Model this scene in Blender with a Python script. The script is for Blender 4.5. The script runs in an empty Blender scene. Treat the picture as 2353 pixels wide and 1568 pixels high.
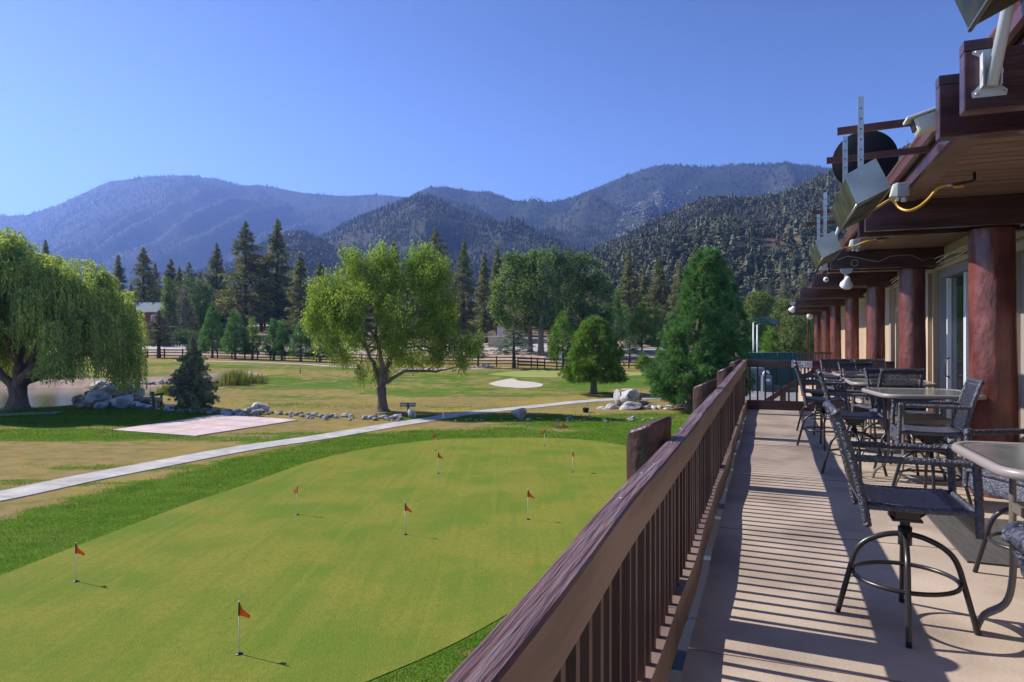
import bpy, math, random
import numpy as np
from mathutils import Vector, Matrix, Euler

random.seed(7)
rng = np.random.default_rng(7)
scene = bpy.context.scene
COL = scene.collection
R = math.radians
F, UC, VH, H = 1569.0, 1176.5, 776.0, 4.6      # focal length and horizon of the camera, eye height above the lawn
AL = R(20.8); CA, SA = math.cos(AL), math.sin(AL)
DK = 3.0                                        # terrace floor above the lawn

def D(s, t, h=0.0):                             # terrace frame (across, along, above floor) -> world
    return Vector((t*SA + s*CA, t*CA - s*SA, DK + h))

# ---------------------------------------------------------------- value noise
def _h(ix, iy, s):
    v = np.sin(ix*127.1 + iy*311.7 + s*74.7)*43758.5453
    return v - np.floor(v)
def vn(x, y, s=0):
    x = np.asarray(x, float); y = np.asarray(y, float)
    ix = np.floor(x); iy = np.floor(y); fx = x-ix; fy = y-iy
    fx = fx*fx*(3-2*fx); fy = fy*fy*(3-2*fy)
    return ((_h(ix, iy, s)*(1-fx) + _h(ix+1, iy, s)*fx)*(1-fy) + (_h(ix, iy+1, s)*(1-fx) + _h(ix+1, iy+1, s)*fx)*fy)*2-1
def fbm(x, y, s=0, o=4):
    v = 0; a = 1; t = 0
    for k in range(o):
        v = v + a*vn(x*2**k, y*2**k, s+k*13); t += a; a *= .5
    return v/t

# ---------------------------------------------------------------- objects and properties
def tagp(o, label=None, cat=None, group=None, kind=None):
    if label: o['label'] = label
    if cat: o['category'] = cat
    if group: o['group'] = group
    if kind: o['kind'] = kind
    return o
def thing(name, label, cat, loc=(0, 0, 0), rot=(0, 0, 0), group=None, scale=None):
    o = bpy.data.objects.new(name, None); COL.objects.link(o)
    o.location = loc; o.rotation_euler = rot; o.empty_display_size = .2
    if scale: o.scale = scale if hasattr(scale, '__len__') else (scale,)*3
    return tagp(o, label, cat, group)
def link(name, me, parent=None, mats=None):
    o = bpy.data.objects.new(name, me); COL.objects.link(o)
    if parent is not None: o.parent = parent
    for m in (mats if isinstance(mats, (list, tuple)) else [mats] if mats else []): me.materials.append(m)
    return o
def npmesh(name, V, Fc, smooth=False):
    """V (n,3), Fc (m,k) all faces with k corners"""
    V = np.asarray(V, np.float32); Fc = np.asarray(Fc, np.int32)
    me = bpy.data.meshes.new(name)
    me.vertices.add(len(V)); me.vertices.foreach_set('co', V.ravel())
    m, k = Fc.shape
    me.loops.add(m*k); me.loops.foreach_set('vertex_index', Fc.ravel())
    me.polygons.add(m); me.polygons.foreach_set('loop_start', np.arange(0, m*k, k, dtype=np.int32))
    me.polygons.foreach_set('use_smooth', np.full(m, smooth, bool))
    me.update(calc_edges=True)
    return me
def dup(root, loc, rz=None, label=None, scale=None):
    r = root.copy(); COL.objects.link(r); r.location = loc
    if rz is not None: r.rotation_euler = (root.rotation_euler[0], root.rotation_euler[1], rz)
    if label: r['label'] = label
    if scale is not None: r.scale = scale if hasattr(scale, '__len__') else (scale,)*3
    for ch in list(root.children):
        c = ch.copy(); COL.objects.link(c); c.parent = r
        for g in ch.children:
            d = g.copy(); COL.objects.link(d); d.parent = c
    return r

class MB:
    """collects shapes of ONE object"""
    def __init__(s): s.v = []; s.f = []; s.sm = []
    def add(s, vs, fs, smooth=False, M=None):
        b = len(s.v)
        for v in vs:
            v = Vector(v)
            s.v.append(M @ v if M is not None else v)
        for f in fs: s.f.append([i+b for i in f]); s.sm.append(smooth)
        return s
    def box(s, x0, x1, y0, y1, z0, z1, M=None):
        vs = [(x, y, z) for x in (x0, x1) for y in (y0, y1) for z in (z0, z1)]
        return s.add(vs, [[0,1,3,2],[4,6,7,5],[0,4,5,1],[2,3,7,6],[0,2,6,4],[1,5,7,3]], False, M)
    def tube(s, pts, r, n=8, cap=True, M=None, smooth=True, closed=False, flat=None):
        pts = [Vector(p) for p in pts]; m = len(pts)
        rs = r if hasattr(r, '__len__') else [r]*m
        vs = []; prev = None
        for k, p in enumerate(pts):
            if closed: d = pts[(k+1) % m]-pts[k-1]
            else: d = pts[min(k+1, m-1)]-pts[max(k-1, 0)]
            d = d.normalized() if d.length > 1e-9 else Vector((0, 0, 1))
            if prev is None:
                a = Vector((0, 0, 1)) if abs(d.z) < .9 else Vector((1, 0, 0))
                x = a.cross(d).normalized()
            else: x = (prev - d*prev.dot(d)).normalized()
            prev = x; y = d.cross(x)
            fx, fy = (1, 1) if flat is None else flat
            for j in range(n):
                t = 2*math.pi*(j+.5)/n
                vs.append(p + (x*math.cos(t)*fx + y*math.sin(t)*fy)*rs[k])
        fs = []
        for k in range(m if closed else m-1):
            a = k*n; b = ((k+1) % m)*n
            for j in range(n):
                fs.append([a+j, a+(j+1) % n, b+(j+1) % n, b+j])
        if cap and not closed:
            fs.append([j for j in range(n)][::-1]); fs.append([(m-1)*n+j for j in range(n)])
        return s.add(vs, fs, smooth, M)
    def bar(s, a, b, w, h, up=(0, 0, 1), M=None):
        a = Vector(a); b = Vector(b); d = b-a; L = d.length; d.normalize()
        up = Vector(up); x = d.cross(up).normalized(); z = x.cross(d)
        M2 = Matrix((( d.x, x.x, z.x, a.x), (d.y, x.y, z.y, a.y), (d.z, x.z, z.z, a.z), (0, 0, 0, 1)))
        return s.box(0, L, -w/2, w/2, -h/2, h/2, M2 if M is None else M @ M2)
    def lathe(s, prof, n=16, M=None, smooth=True):
        vs = [(r*math.cos(2*math.pi*j/n), r*math.sin(2*math.pi*j/n), z) for r, z in prof for j in range(n)]
        fs = [[k*n+j, k*n+(j+1) % n, (k+1)*n+(j+1) % n, (k+1)*n+j] for k in range(len(prof)-1) for j in range(n)]
        fs.append(list(range(n))[::-1]); fs.append([(len(prof)-1)*n+j for j in range(n)])
        return s.add(vs, fs, smooth, M)
    def prism(s, poly, z0, z1, M=None):
        n = len(poly)
        vs = [(x, y, z0) for x, y in poly] + [(x, y, z1) for x, y in poly]
        return s.add(vs, [list(range(n))[::-1], list(range(n, 2*n))] + [[j, (j+1) % n, n+(j+1) % n, n+j] for j in range(n)], False, M)
    def build(s, name, mat, parent=None, bevel=0.0):
        me = bpy.data.meshes.new(name)
        me.from_pydata([tuple(v) for v in s.v], [], s.f)
        me.polygons.foreach_set('use_smooth', s.sm)
        me.update()
        o = link(name, me, parent, mat)
        if bevel:
            m = o.modifiers.new('edge', 'BEVEL'); m.width = bevel; m.segments = 2; m.limit_method = 'ANGLE'
        return o
def single(name, mb, mat, label, cat, group=None, loc=(0, 0, 0), rot=(0, 0, 0)):
    o = mb.build(name, mat); o.location = loc; o.rotation_euler = rot
    return tagp(o, label, cat, group)

# ---------------------------------------------------------------- materials
def nd(nt, t, **kw):
    n = nt.nodes.new(t)
    for k, v in kw.items():
        if k.startswith('i_'): n.inputs[k[2:].replace('_', ' ')].default_value = v
        else: setattr(n, k, v)
    return n
def c4(c): return (c[0], c[1], c[2], 1)
def mat(name, c1, c2=None, scale=3.0, rough=.6, bump=0.0, bscale=None, bdist=.01, metal=0.0, coat=0.0, detail=4, spec=.5,
        stretch=None, c3=None, s3=.4, ramp=(.35, .65), island=0.0, transl=0.0, wave=None, ior=None, rot=0):
    m = bpy.data.materials.new(name); m.use_nodes = True
    nt = m.node_tree; nt.nodes.clear(); L = nt.links
    out = nd(nt, 'ShaderNodeOutputMaterial'); b = nd(nt, 'ShaderNodeBsdfPrincipled')
    b.inputs['Roughness'].default_value = rough; b.inputs['Metallic'].default_value = metal
    b.inputs['Specular IOR Level'].default_value = spec
    if coat: b.inputs['Coat Weight'].default_value = coat; b.inputs['Coat Roughness'].default_value = .12
    tc = nd(nt, 'ShaderNodeTexCoord'); mp = nd(nt, 'ShaderNodeMapping')
    L.new(tc.outputs['Object'], mp.inputs[0])
    if rot: mp.inputs['Rotation'].default_value = (0, 0, rot)
    if stretch: mp.inputs['Scale'].default_value = stretch
    col = None
    if c2 is not None:
        n = nd(nt, 'ShaderNodeTexNoise'); n.inputs['Scale'].default_value = scale; n.inputs['Detail'].default_value = detail
        L.new(mp.outputs[0], n.inputs['Vector'])
        mr = nd(nt, 'ShaderNodeMapRange'); mr.inputs[1].default_value = ramp[0]; mr.inputs[2].default_value = ramp[1]
        L.new(n.outputs[0], mr.inputs[0])
        mx = nd(nt, 'ShaderNodeMix', data_type='RGBA'); mx.inputs[6].default_value = c4(c1); mx.inputs[7].default_value = c4(c2)
        L.new(mr.outputs[0], mx.inputs[0]); col = mx.outputs[2]
        if c3 is not None:
            n2 = nd(nt, 'ShaderNodeTexNoise'); n2.inputs['Scale'].default_value = s3; n2.inputs['Detail'].default_value = 3
            L.new(mp.outputs[0], n2.inputs['Vector'])
            mr2 = nd(nt, 'ShaderNodeMapRange'); mr2.inputs[1].default_value = .45; mr2.inputs[2].default_value = .7
            L.new(n2.outputs[0], mr2.inputs[0])
            mx2 = nd(nt, 'ShaderNodeMix', data_type='RGBA'); mx2.inputs[7].default_value = c4(c3)
            L.new(mr2.outputs[0], mx2.inputs[0]); L.new(col, mx2.inputs[6]); col = mx2.outputs[2]
    if island:
        ge = nd(nt, 'ShaderNodeNewGeometry'); hs = nd(nt, 'ShaderNodeHueSaturation')
        mv = nd(nt, 'ShaderNodeMapRange'); mv.inputs[3].default_value = 1-island; mv.inputs[4].default_value = 1+island
        mh = nd(nt, 'ShaderNodeMapRange'); mh.inputs[3].default_value = .5-island*.05; mh.inputs[4].default_value = .5+island*.03
        L.new(ge.outputs['Random Per Island'], mv.inputs[0]); L.new(ge.outputs['Random Per Island'], mh.inputs[0])
        L.new(mv.outputs[0], hs.inputs['Value']); L.new(mh.outputs[0], hs.inputs['Hue'])
        if col is not None: L.new(col, hs.inputs['Color'])
        else: hs.inputs['Color'].default_value = c4(c1)
        col = hs.outputs[0]
    if col is not None: L.new(col, b.inputs['Base Color'])
    else: b.inputs['Base Color'].default_value = c4(c1)
    if bump:
        if wave:
            n3 = nd(nt, 'ShaderNodeTexWave'); n3.inputs['Scale'].default_value = wave; n3.inputs['Distortion'].default_value = 3.0
            n3.inputs['Detail'].default_value = 2
        else:
            n3 = nd(nt, 'ShaderNodeTexNoise'); n3.inputs['Scale'].default_value = bscale or scale*4; n3.inputs['Detail'].default_value = 5
        L.new(mp.outputs[0], n3.inputs['Vector'])
        bp = nd(nt, 'ShaderNodeBump'); bp.inputs['Strength'].default_value = bump; bp.inputs['Distance'].default_value = bdist
        L.new(n3.outputs[0], bp.inputs['Height']); L.new(bp.outputs[0], b.inputs['Normal'])
    if transl:
        tr = nd(nt, 'ShaderNodeBsdfTranslucent'); ms = nd(nt, 'ShaderNodeMixShader'); ms.inputs[0].default_value = transl
        if col is not None:
            g = nd(nt, 'ShaderNodeMix', data_type='RGBA', blend_type='MULTIPLY'); g.inputs[0].default_value = 1
            g.inputs[7].default_value = (1.5, 1.5, .7, 1); L.new(col, g.inputs[6]); L.new(g.outputs[2], tr.inputs[0])
        else: tr.inputs[0].default_value = c4(c1)
        L.new(b.outputs[0], ms.inputs[1]); L.new(tr.outputs[0], ms.inputs[2]); L.new(ms.outputs[0], out.inputs[0])
    else: L.new(b.outputs[0], out.inputs[0])
    return m
M = {}
M['maroon'] = mat('maroon paint', (.032, .012, .016), (.085, .034, .036), 5, .33, .9, 22, .008, stretch=(.25, 1, 1.6), coat=.25, detail=8)
M['maroon_v'] = mat('maroon paint on squared posts', (.048, .014, .014), (.08, .03, .025), 3, .4, .4, 40, .004, stretch=(1, 1, .15))
M['railside'] = mat('tan brown rail side with painted bounce', (.17, .115, .095), (.25, .18, .15), 1.6, .5, .4, 12, .006, stretch=(3, .4, 3), c3=(.12, .08, .07), s3=2)  # lighter than the rail top: bounce from the deck painted into the colour
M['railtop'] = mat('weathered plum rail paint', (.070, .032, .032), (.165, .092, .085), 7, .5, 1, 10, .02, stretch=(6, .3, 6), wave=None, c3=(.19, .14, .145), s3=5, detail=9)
M['log'] = mat('glossy red brown log paint', (.085, .018, .013), (.17, .045, .032), 7, .36, .9, 9, .035, stretch=(1, 1, .45), coat=.22, detail=10)
M['lograil'] = mat('glossy dark red post paint', (.042, .014, .012), (.085, .030, .025), 6, .42, 1, 16, .03, coat=.15, detail=8, stretch=(1, 1, .4))
M['soffit'] = mat('brown stained soffit boards', (.17, .10, .075), (.32, .20, .155), 3, .55, .4, 30, .004, stretch=(.3, 3, 1), rot=0)
M['fascia'] = mat('brown fascia', (.17, .10, .08), (.25, .16, .13), 2, .5, .3, 20, .003)
M['gutter'] = mat('maroon gutter metal', (.085, .03, .028), (.12, .05, .045), 1, .3)
M['siding'] = mat('tan painted siding', (.42, .31, .21), (.50, .38, .27), 1.5, .65, .3, 25, .004, stretch=(1, 1, .2))
M['trimtan'] = mat('beige painted trim', (.50, .40, .28), (.58, .46, .34), 2, .5)
M['screen'] = mat('taupe woven blind', (.22, .19, .17), (.30, .26, .23), 60, .8, .6, 120, .003, stretch=(1, 1, 4))
M['deck'] = mat('beige terrace coating', (.375, .30, .24), (.475, .39, .315), 1.1, .7, .5, 45, .006, c3=(.27, .215, .175), s3=1.3, detail=11, spec=.25)
M['white'] = mat('white painted metal', (.75, .75, .76), rough=.35)
M['offwhite'] = mat('off white plastic', (.62, .60, .54), rough=.4)
M['alu'] = mat('grey window aluminium', (.42, .44, .48), rough=.35, metal=.5)
M['galv'] = mat('galvanised steel', (.45, .46, .48), (.55, .56, .58), 20, .4, metal=.8)
M['greytube'] = mat('pale grey tube', (.50, .52, .56), rough=.35)
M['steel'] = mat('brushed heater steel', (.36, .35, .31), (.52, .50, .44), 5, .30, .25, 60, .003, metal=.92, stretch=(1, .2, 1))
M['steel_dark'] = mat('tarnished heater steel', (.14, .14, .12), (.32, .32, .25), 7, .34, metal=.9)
M['grill'] = mat('brown heater grille', (.10, .055, .035), (.16, .09, .06), 8, .5, metal=.4)
M['rust'] = mat('rusty brown angle iron', (.075, .02, .014), (.12, .04, .03), 12, .5)
M['dish'] = mat('dark dish paint', (.006, .007, .012), rough=.7, spec=.1)
M['black'] = mat('black plastic', (.02, .02, .022), rough=.45)
M['hose'] = mat('yellow gas hose', (.72, .42, .06), rough=.35)
M['orange'] = mat('orange valve handle', (.85, .36, .02), rough=.4)
M['glassdark'] = mat('dark window glass', (.012, .014, .02), rough=.06, spec=.9)
M['lens'] = mat('lamp lens glass', (.6, .58, .5), rough=.12, spec=.8)
M['wicker'] = mat('charcoal resin wicker', (.028, .031, .046), (.075, .08, .11), 45, .34, 1, 55, .02, spec=.7)
M['wicker_flat'] = mat('charcoal woven seat', (.020, .024, .045), (.13, .14, .18), 70, .38, .8, 80, .012, spec=.5)
M['legblack'] = mat('black powder coated tube', (.022, .021, .022), rough=.32)
M['tabglass'] = mat('frosted table glass', (.10, .125, .125), (.16, .18, .175), 6, .12, .3, 120, .002, spec=.7)
M['tabrim'] = mat('taupe table rim', (.26, .225, .21), rough=.38)
M['tableg'] = mat('bronze grey table leg', (.17, .145, .13), rough=.4, metal=.2)
M['mat'] = mat('ribbed grey door mat', (.10, .095, .09), (.15, .14, .13), 3, .9, 1, 60, .008, stretch=(12, 1, 1))
M['asphalt'] = mat('asphalt', (.16, .15, .155), (.22, .21, .21), 1.2, .85, .3, 40, .01, detail=8)
M['road'] = mat('pale road surface', (.34, .33, .33), (.44, .42, .42), .8, .85, .2, 20, .01)
M['path'] = mat('pale concrete path', (.36, .345, .335), (.49, .47, .45), 1.6, .85, .5, 50, .006, c3=(.33, .31, .295), s3=.9, detail=12, spec=.2)
M['pink'] = mat('pink tinted concrete', (.50, .38, .365), (.62, .48, .46), 1.6, .75, .3, 50, .004, c3=(.50, .38, .36), s3=.5)
M['sand'] = mat('bunker sand', (.46, .41, .34), (.60, .54, .46), 4, .95, 1, 5, .12, spec=.1)
M['green'] = mat('putting green turf', (.150, .185, .030), (.215, .205, .045), .5, .85, .5, 220, .006, c3=(.115, .165, .028), s3=.22, detail=12, stretch=(1, .7, 1), ramp=(.38, .62))
M['fargreen'] = mat('far putting green turf', (.20, .26, .04), (.27, .27, .06), .3, .9, detail=6)
M['flag'] = mat('orange red flag cloth', (.75, .11, .015), (.85, .16, .03), 10, .6, transl=.25)
M['flagwhite'] = mat('white flag cloth', (.8, .8, .8), rough=.6)
M['dgreen'] = mat('dark green paint', (.02, .06, .045), rough=.5)
M['netgreen'] = mat('dark green windscreen', (.008, .055, .045), (.014, .075, .06), 1, .8)
M['teal'] = mat('teal painted metal', (.015, .085, .09), rough=.4)
M['porta'] = mat('blue grey plastic', (.13, .16, .24), rough=.45)
M['porta2'] = mat('grey cabinet', (.13, .15, .20), rough=.5)
M['fence'] = mat('red brown ranch fence paint', (.085, .035, .025), (.12, .055, .04), 1, .7)
M['bark'] = mat('grey brown bark', (.10, .072, .055), (.19, .15, .125), 5, .9, 1, 14, .06, stretch=(1, 1, .22), detail=8)
M['barkdark'] = mat('dark pine bark', (.055, .035, .028), (.10, .07, .055), 4, .95, 1, 10, .05, stretch=(1, 1, .3))
M['rock'] = mat('grey granite', (.35, .34, .33), (.64, .62, .59), 2.2, .85, .9, 9, .05, c3=(.15, .13, .12), s3=1.6, detail=9)
M['rock2'] = mat('bluish granite', (.40, .42, .47), (.72, .75, .80), 2.6, .82, .9, 9, .05, c3=(.12, .12, .14), s3=1.4, detail=9)
M['rock3'] = mat('tan brown granite', (.30, .24, .19), (.48, .41, .34), 2.6, .85, .9, 9, .05, c3=(.11, .09, .08), s3=1.4, detail=9)
M['stairwood'] = mat('dark brown timber', (.06, .028, .022), (.10, .05, .04), 3, .5, .3, 30, .004)
M['redwall'] = mat('dark red cabin wall', (.16, .03, .025), (.2, .05, .04), 2, .7)
M['roofgrey'] = mat('grey shingle roof', (.17, .20, .23), (.23, .26, .29), 6, .9)
M['bluecanopy'] = mat('blue playground canopy', (.10, .20, .42), rough=.6)
M['joint'] = mat('dark joint', (.16, .14, .13), rough=.9)
M['scuff'] = mat('pale scuff', (.6, .58, .56), rough=.9)
M['redpole'] = mat('dark red play frame', (.14, .03, .025), rough=.5)
M['chip'] = mat('reddish play bark', (.42, .22, .15), (.50, .28, .20), 4, .95)
M['straw'] = mat('dry straw clump', (.38, .28, .14), (.30, .20, .09), 8, .95)
M['bird'] = mat('brown bird feathers', (.16, .11, .08), (.26, .19, .14), 60, .8)
M['signwhite'] = mat('white sign face', (.80, .78, .80), rough=.4)
M['signred'] = mat('red sign ink', (.45, .01, .04), rough=.5)
M['signblack'] = mat('black sign ink', (.02, .02, .04), rough=.5)
M['cable'] = mat('cream cable', (.55, .47, .33), rough=.5)
def leafmat(name, a, b, isl=.35, tr=.3, rough=.5, scale=.8): return mat(name, a, b, scale, .6, island=isl, transl=tr, spec=.12)
M['L_willow'] = leafmat('weeping willow leaves', (.22, .31, .11), (.40, .46, .14), .5, .45)
M['L_curly'] = leafmat('curly willow leaves', (.15, .25, .04), (.30, .38, .085), .5, .42)
M['L_sequoia'] = leafmat('sequoia needles', (.05, .13, .047), (.13, .26, .10), .5, .3, scale=1.4)
M['L_sequoia2'] = leafmat('fresh sequoia needles', (.085, .17, .03), (.18, .30, .07), .5, .3, scale=1.4)
M['L_spruce'] = leafmat('spruce needles', (.12, .175, .115), (.24, .29, .17), .45, .12)
M['L_pine'] = leafmat('pine needles', (.10, .135, .060), (.24, .235, .125), .5, .3, scale=.35)
M['L_pinegrey'] = leafmat('grey pine needles', (.16, .18, .12), (.27, .27, .19), .5, .15, scale=.4)
M['L_cotton'] = leafmat('cottonwood leaves', (.090, .165, .045), (.18, .26, .085), .5, .3, scale=.3)
M['L_poplar'] = leafmat('poplar leaves', (.075, .14, .05), (.13, .20, .075), .5, .2, scale=.3)
M['L_bush'] = leafmat('olive bush leaves', (.11, .165, .06), (.20, .25, .10), .45, .25)
M['L_sage'] = leafmat('sage brush leaves', (.17, .17, .11), (.26, .24, .16), .4, .1)
M['L_reed'] = leafmat('reed blades', (.10, .16, .03), (.24, .22, .08), .4, .3)
M['L_hill'] = leafmat('hill forest foliage', (.050, .062, .032), (.115, .118, .066), .5, 0, scale=.02, rough=.8)
M['L_far'] = leafmat('far forest foliage', (.026, .042, .022), (.045, .062, .030), .45, 0, scale=.01, rough=.8)
M['L_grass'] = leafmat('grass blades', (.085, .175, .014), (.16, .25, .028), .4, .3)

# ---------------------------------------------------------------- ground shape
HL_Y = [97, 120, 160, 200, 300, 600, 1000, 2500]; HL_Z = [1.8, 2.35, 3.7, 6.2, 13, 34, 60, 140]
POND = [(-500, 960), (-200, 950), (0, 943), (110, 932), (200, 922), (330, 910), (420, 904), (480, 897), (560, 884), (592, 877), (560, 873), (480, 877), (400, 881), (300, 882), (150, 883), (0, 886), (-300, 888)]
def smooth(a): a = np.clip(a, 0, 1); return a*a*(3-2*a)
def inpoly_dist(X, Y, P):
    """signed distance, positive inside"""
    P = np.asarray(P, float); X = np.asarray(X, float); Y = np.asarray(Y, float)
    d = np.full(np.broadcast(X, Y).shape, 1e9); ins = np.zeros(d.shape, bool)
    for i in range(len(P)):
        ax, ay = P[i]; bx, by = P[(i+1) % len(P)]
        t = np.clip(((X-ax)*(bx-ax)+(Y-ay)*(by-ay))/((bx-ax)**2+(by-ay)**2+1e-12), 0, 1)
        d = np.minimum(d, np.hypot(X-(ax+t*(bx-ax)), Y-(ay+t*(by-ay))))
        c = (ay > Y) != (by > Y)
        with np.errstate(all='ignore'): xi = (bx-ax)*(Y-ay)/(by-ay+1e-12)+ax
        ins ^= c & (X < xi)
    return np.where(ins, d, -d)
def flatpt(u, v): y = F*H/(v-VH); return ((u-UC)/F*y, y)
PONDW = [flatpt(u, v) for u, v in POND]
def G(X, Y, pond=True):
    X = np.asarray(X, float); Y = np.asarray(Y, float)
    x = X/np.maximum(Y, 20)
    g = np.interp(x, [-.5, -.3, .08], [1.7, 1.3, .2])
    near = g*smooth((Y-50)/47)
    z = np.where(Y < 97, near, 0)
    w = np.clip((Y-97)/23, 0, 1)
    far = g*(1-w) + np.interp(Y, HL_Y, HL_Z)*w
    z = np.where(Y < 97, z, far)
    z = z + .65*np.exp(-((X-8)/22)**2/2 - ((Y-84)/10)**2/2)
    z = z + .10*fbm(X/14, Y/14, 3, 2)*smooth((Y-34)/20)
    if pond:
        d = inpoly_dist(X, Y, PONDW)
        z = z - np.where(Y < 90, .85*smooth((d+.9)/2.2), 0)
    return z
def ground_at(u, v, ymax=2400):
    """world point on the ground seen at photo position (u, v)"""
    ys = np.concatenate([np.arange(2, 60, .1), np.arange(60, 250, .4), np.arange(250, ymax, 4)])
    zr = H - (v-VH)/F*ys
    g = G((u-UC)/F*ys, ys, False)
    k = int(np.argmax(zr <= g))
    if zr[k] > g[k]: k = len(ys)-1
    y = ys[k]
    if k > 0:
        a = zr[k-1]-g[k-1]; b = zr[k]-g[k]
        if a > 0 >= b: y = ys[k-1] + (ys[k]-ys[k-1])*a/(a-b)
    x = (u-UC)/F*y
    return Vector((x, y, float(G(x, y, False))))
def at(u, v, y): return Vector(((u-UC)/F*y, y, H-(v-VH)/F*y))
# ================================================================ GROUND
def axis(parts):
    a = []
    for lo, hi, st in parts: a += list(np.arange(lo, hi, st))
    return np.array(a + [parts[-1][1]])
gx = axis([(-1500, -400, 60), (-400, -120, 14), (-120, -60, 2.5), (-60, -20, 1), (-20, 12, .5), (12, 60, 1.5), (60, 200, 8), (200, 1500, 60)])
gy = axis([(-40, 4, 4), (4, 40, .5), (40, 72, 1), (72, 125, 1.5), (125, 300, 6), (300, 1500, 40), (1500, 2500, 200)])
GX, GY = np.meshgrid(gx, gy)
GZ = G(GX, GY)
V = np.stack([GX, GY, GZ], -1).reshape(-1, 3)
ny, nx = GX.shape
idx = np.arange(ny*nx).reshape(ny, nx)
Fg = np.stack([idx[:-1, :-1], idx[:-1, 1:], idx[1:, 1:], idx[1:, :-1]], -1).reshape(-1, 4)
gm = npmesh('ground', V, Fg, True)
# lushness of the turf: real wear of the grass, stored as a mesh attribute
GREEN_PX = [(-420, 1500), (-160, 1388), (0, 1324), (187, 1252), (420, 1163), (555, 1118), (700, 1066), (800, 1040), (900, 1023), (1000, 1012), (1120, 1007), (1250, 1007), (1350, 1012), (1448, 1026)]
GREENW = [flatpt(u, v) for u, v in GREEN_PX] + [(7.2, 27.0), (7.4, 24.5), (6.0, 21), (4.4, 18.5), (2.9, 16.0), (1.5, 13.6), (.45, 12.1), (-.75, 10.4), (-1.75, 9.3), (-3.2, 8.0), (-6, 6.6), (-9, 6.6)]
PADPX = [(258, 990), (505, 954), (684, 967), (448, 1004)]
def lushness(X, Y):
    px = UC + F*X/np.maximum(Y, 4); py = VH + F*(H-G(X, Y, False))/np.maximum(Y, 4)
    d = inpoly_dist(X, Y, GREENW)
    band = 3.3 + 1.6*vn(X*.25, Y*.25, 5) + np.clip((-X-6)*.12, 0, 1.6)
    L = smooth((d + band)/1.2)                              # ring of long grass round the putting green
    L = np.where((Y < 11) & (d < 0), 1, L)
    E = [(150, 1000, 330, 16, 1.0), (150, 960, 420, 24, 1.0), (430, 965, 120, 26, .8), (620, 1010, 330, 7, .65), (60, 1112, 240, 9, .55), (330, 1075, 240, 8, .6),
         (760, 935, 220, 10, .5), (560, 915, 260, 10, .75), (620, 888, 260, 9, .9), (760, 870, 260, 12, 1), (560, 866, 150, 7, 1), (1000, 900, 200, 14, 1.0), (1180, 906, 230, 7, .9),
         (1320, 880, 250, 22, 1), (1150, 862, 250, 14, 1), (940, 880, 200, 16, .9), (400, 842, 420, 9, 1.0), (640, 834, 120, 5, .2), (250, 862, 250, 14, .9), (20, 900, 120, 20, .8),
         (700, 848, 200, 5, .8), (1180, 962, 320, 9, 1), (1400, 975, 240, 14, 1), (1500, 960, 160, 12, .8), (1340, 930, 120, 5, .5), (1480, 868, 160, 12, .9), (1390, 905, 60, 8, .9), (800, 998, 300, 5, .6),
         (1000, 938, 300, 6, .55), (1600, 1000, 300, 40, 1)]
    for (u, v, ru, rv, a) in E:
        q = np.sqrt(((px-u)/ru)**2 + ((py-v)/rv)**2)
        L = np.maximum(L, a*smooth((1.25-q)/.6)*(.62+.5*vn(X*.12+u, Y*.3, 9) if v < 950 else 1))
    return np.where(Y > 108, 0.0, L)
LU = lushness(GX, GY).ravel()
at_ = gm.attributes.new('lush', 'FLOAT', 'POINT'); at_.data.foreach_set('value', LU.astype(np.float32))
bare = np.clip((GY-101)/6, 0, 1)
bare = np.maximum(bare, smooth((inpoly_dist(GX, GY, PONDW)+1.6)/1.5)*(GY < 90))
at2 = gm.attributes.new('bare', 'FLOAT', 'POINT'); at2.data.foreach_set('value', bare.ravel().astype(np.float32))

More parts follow.
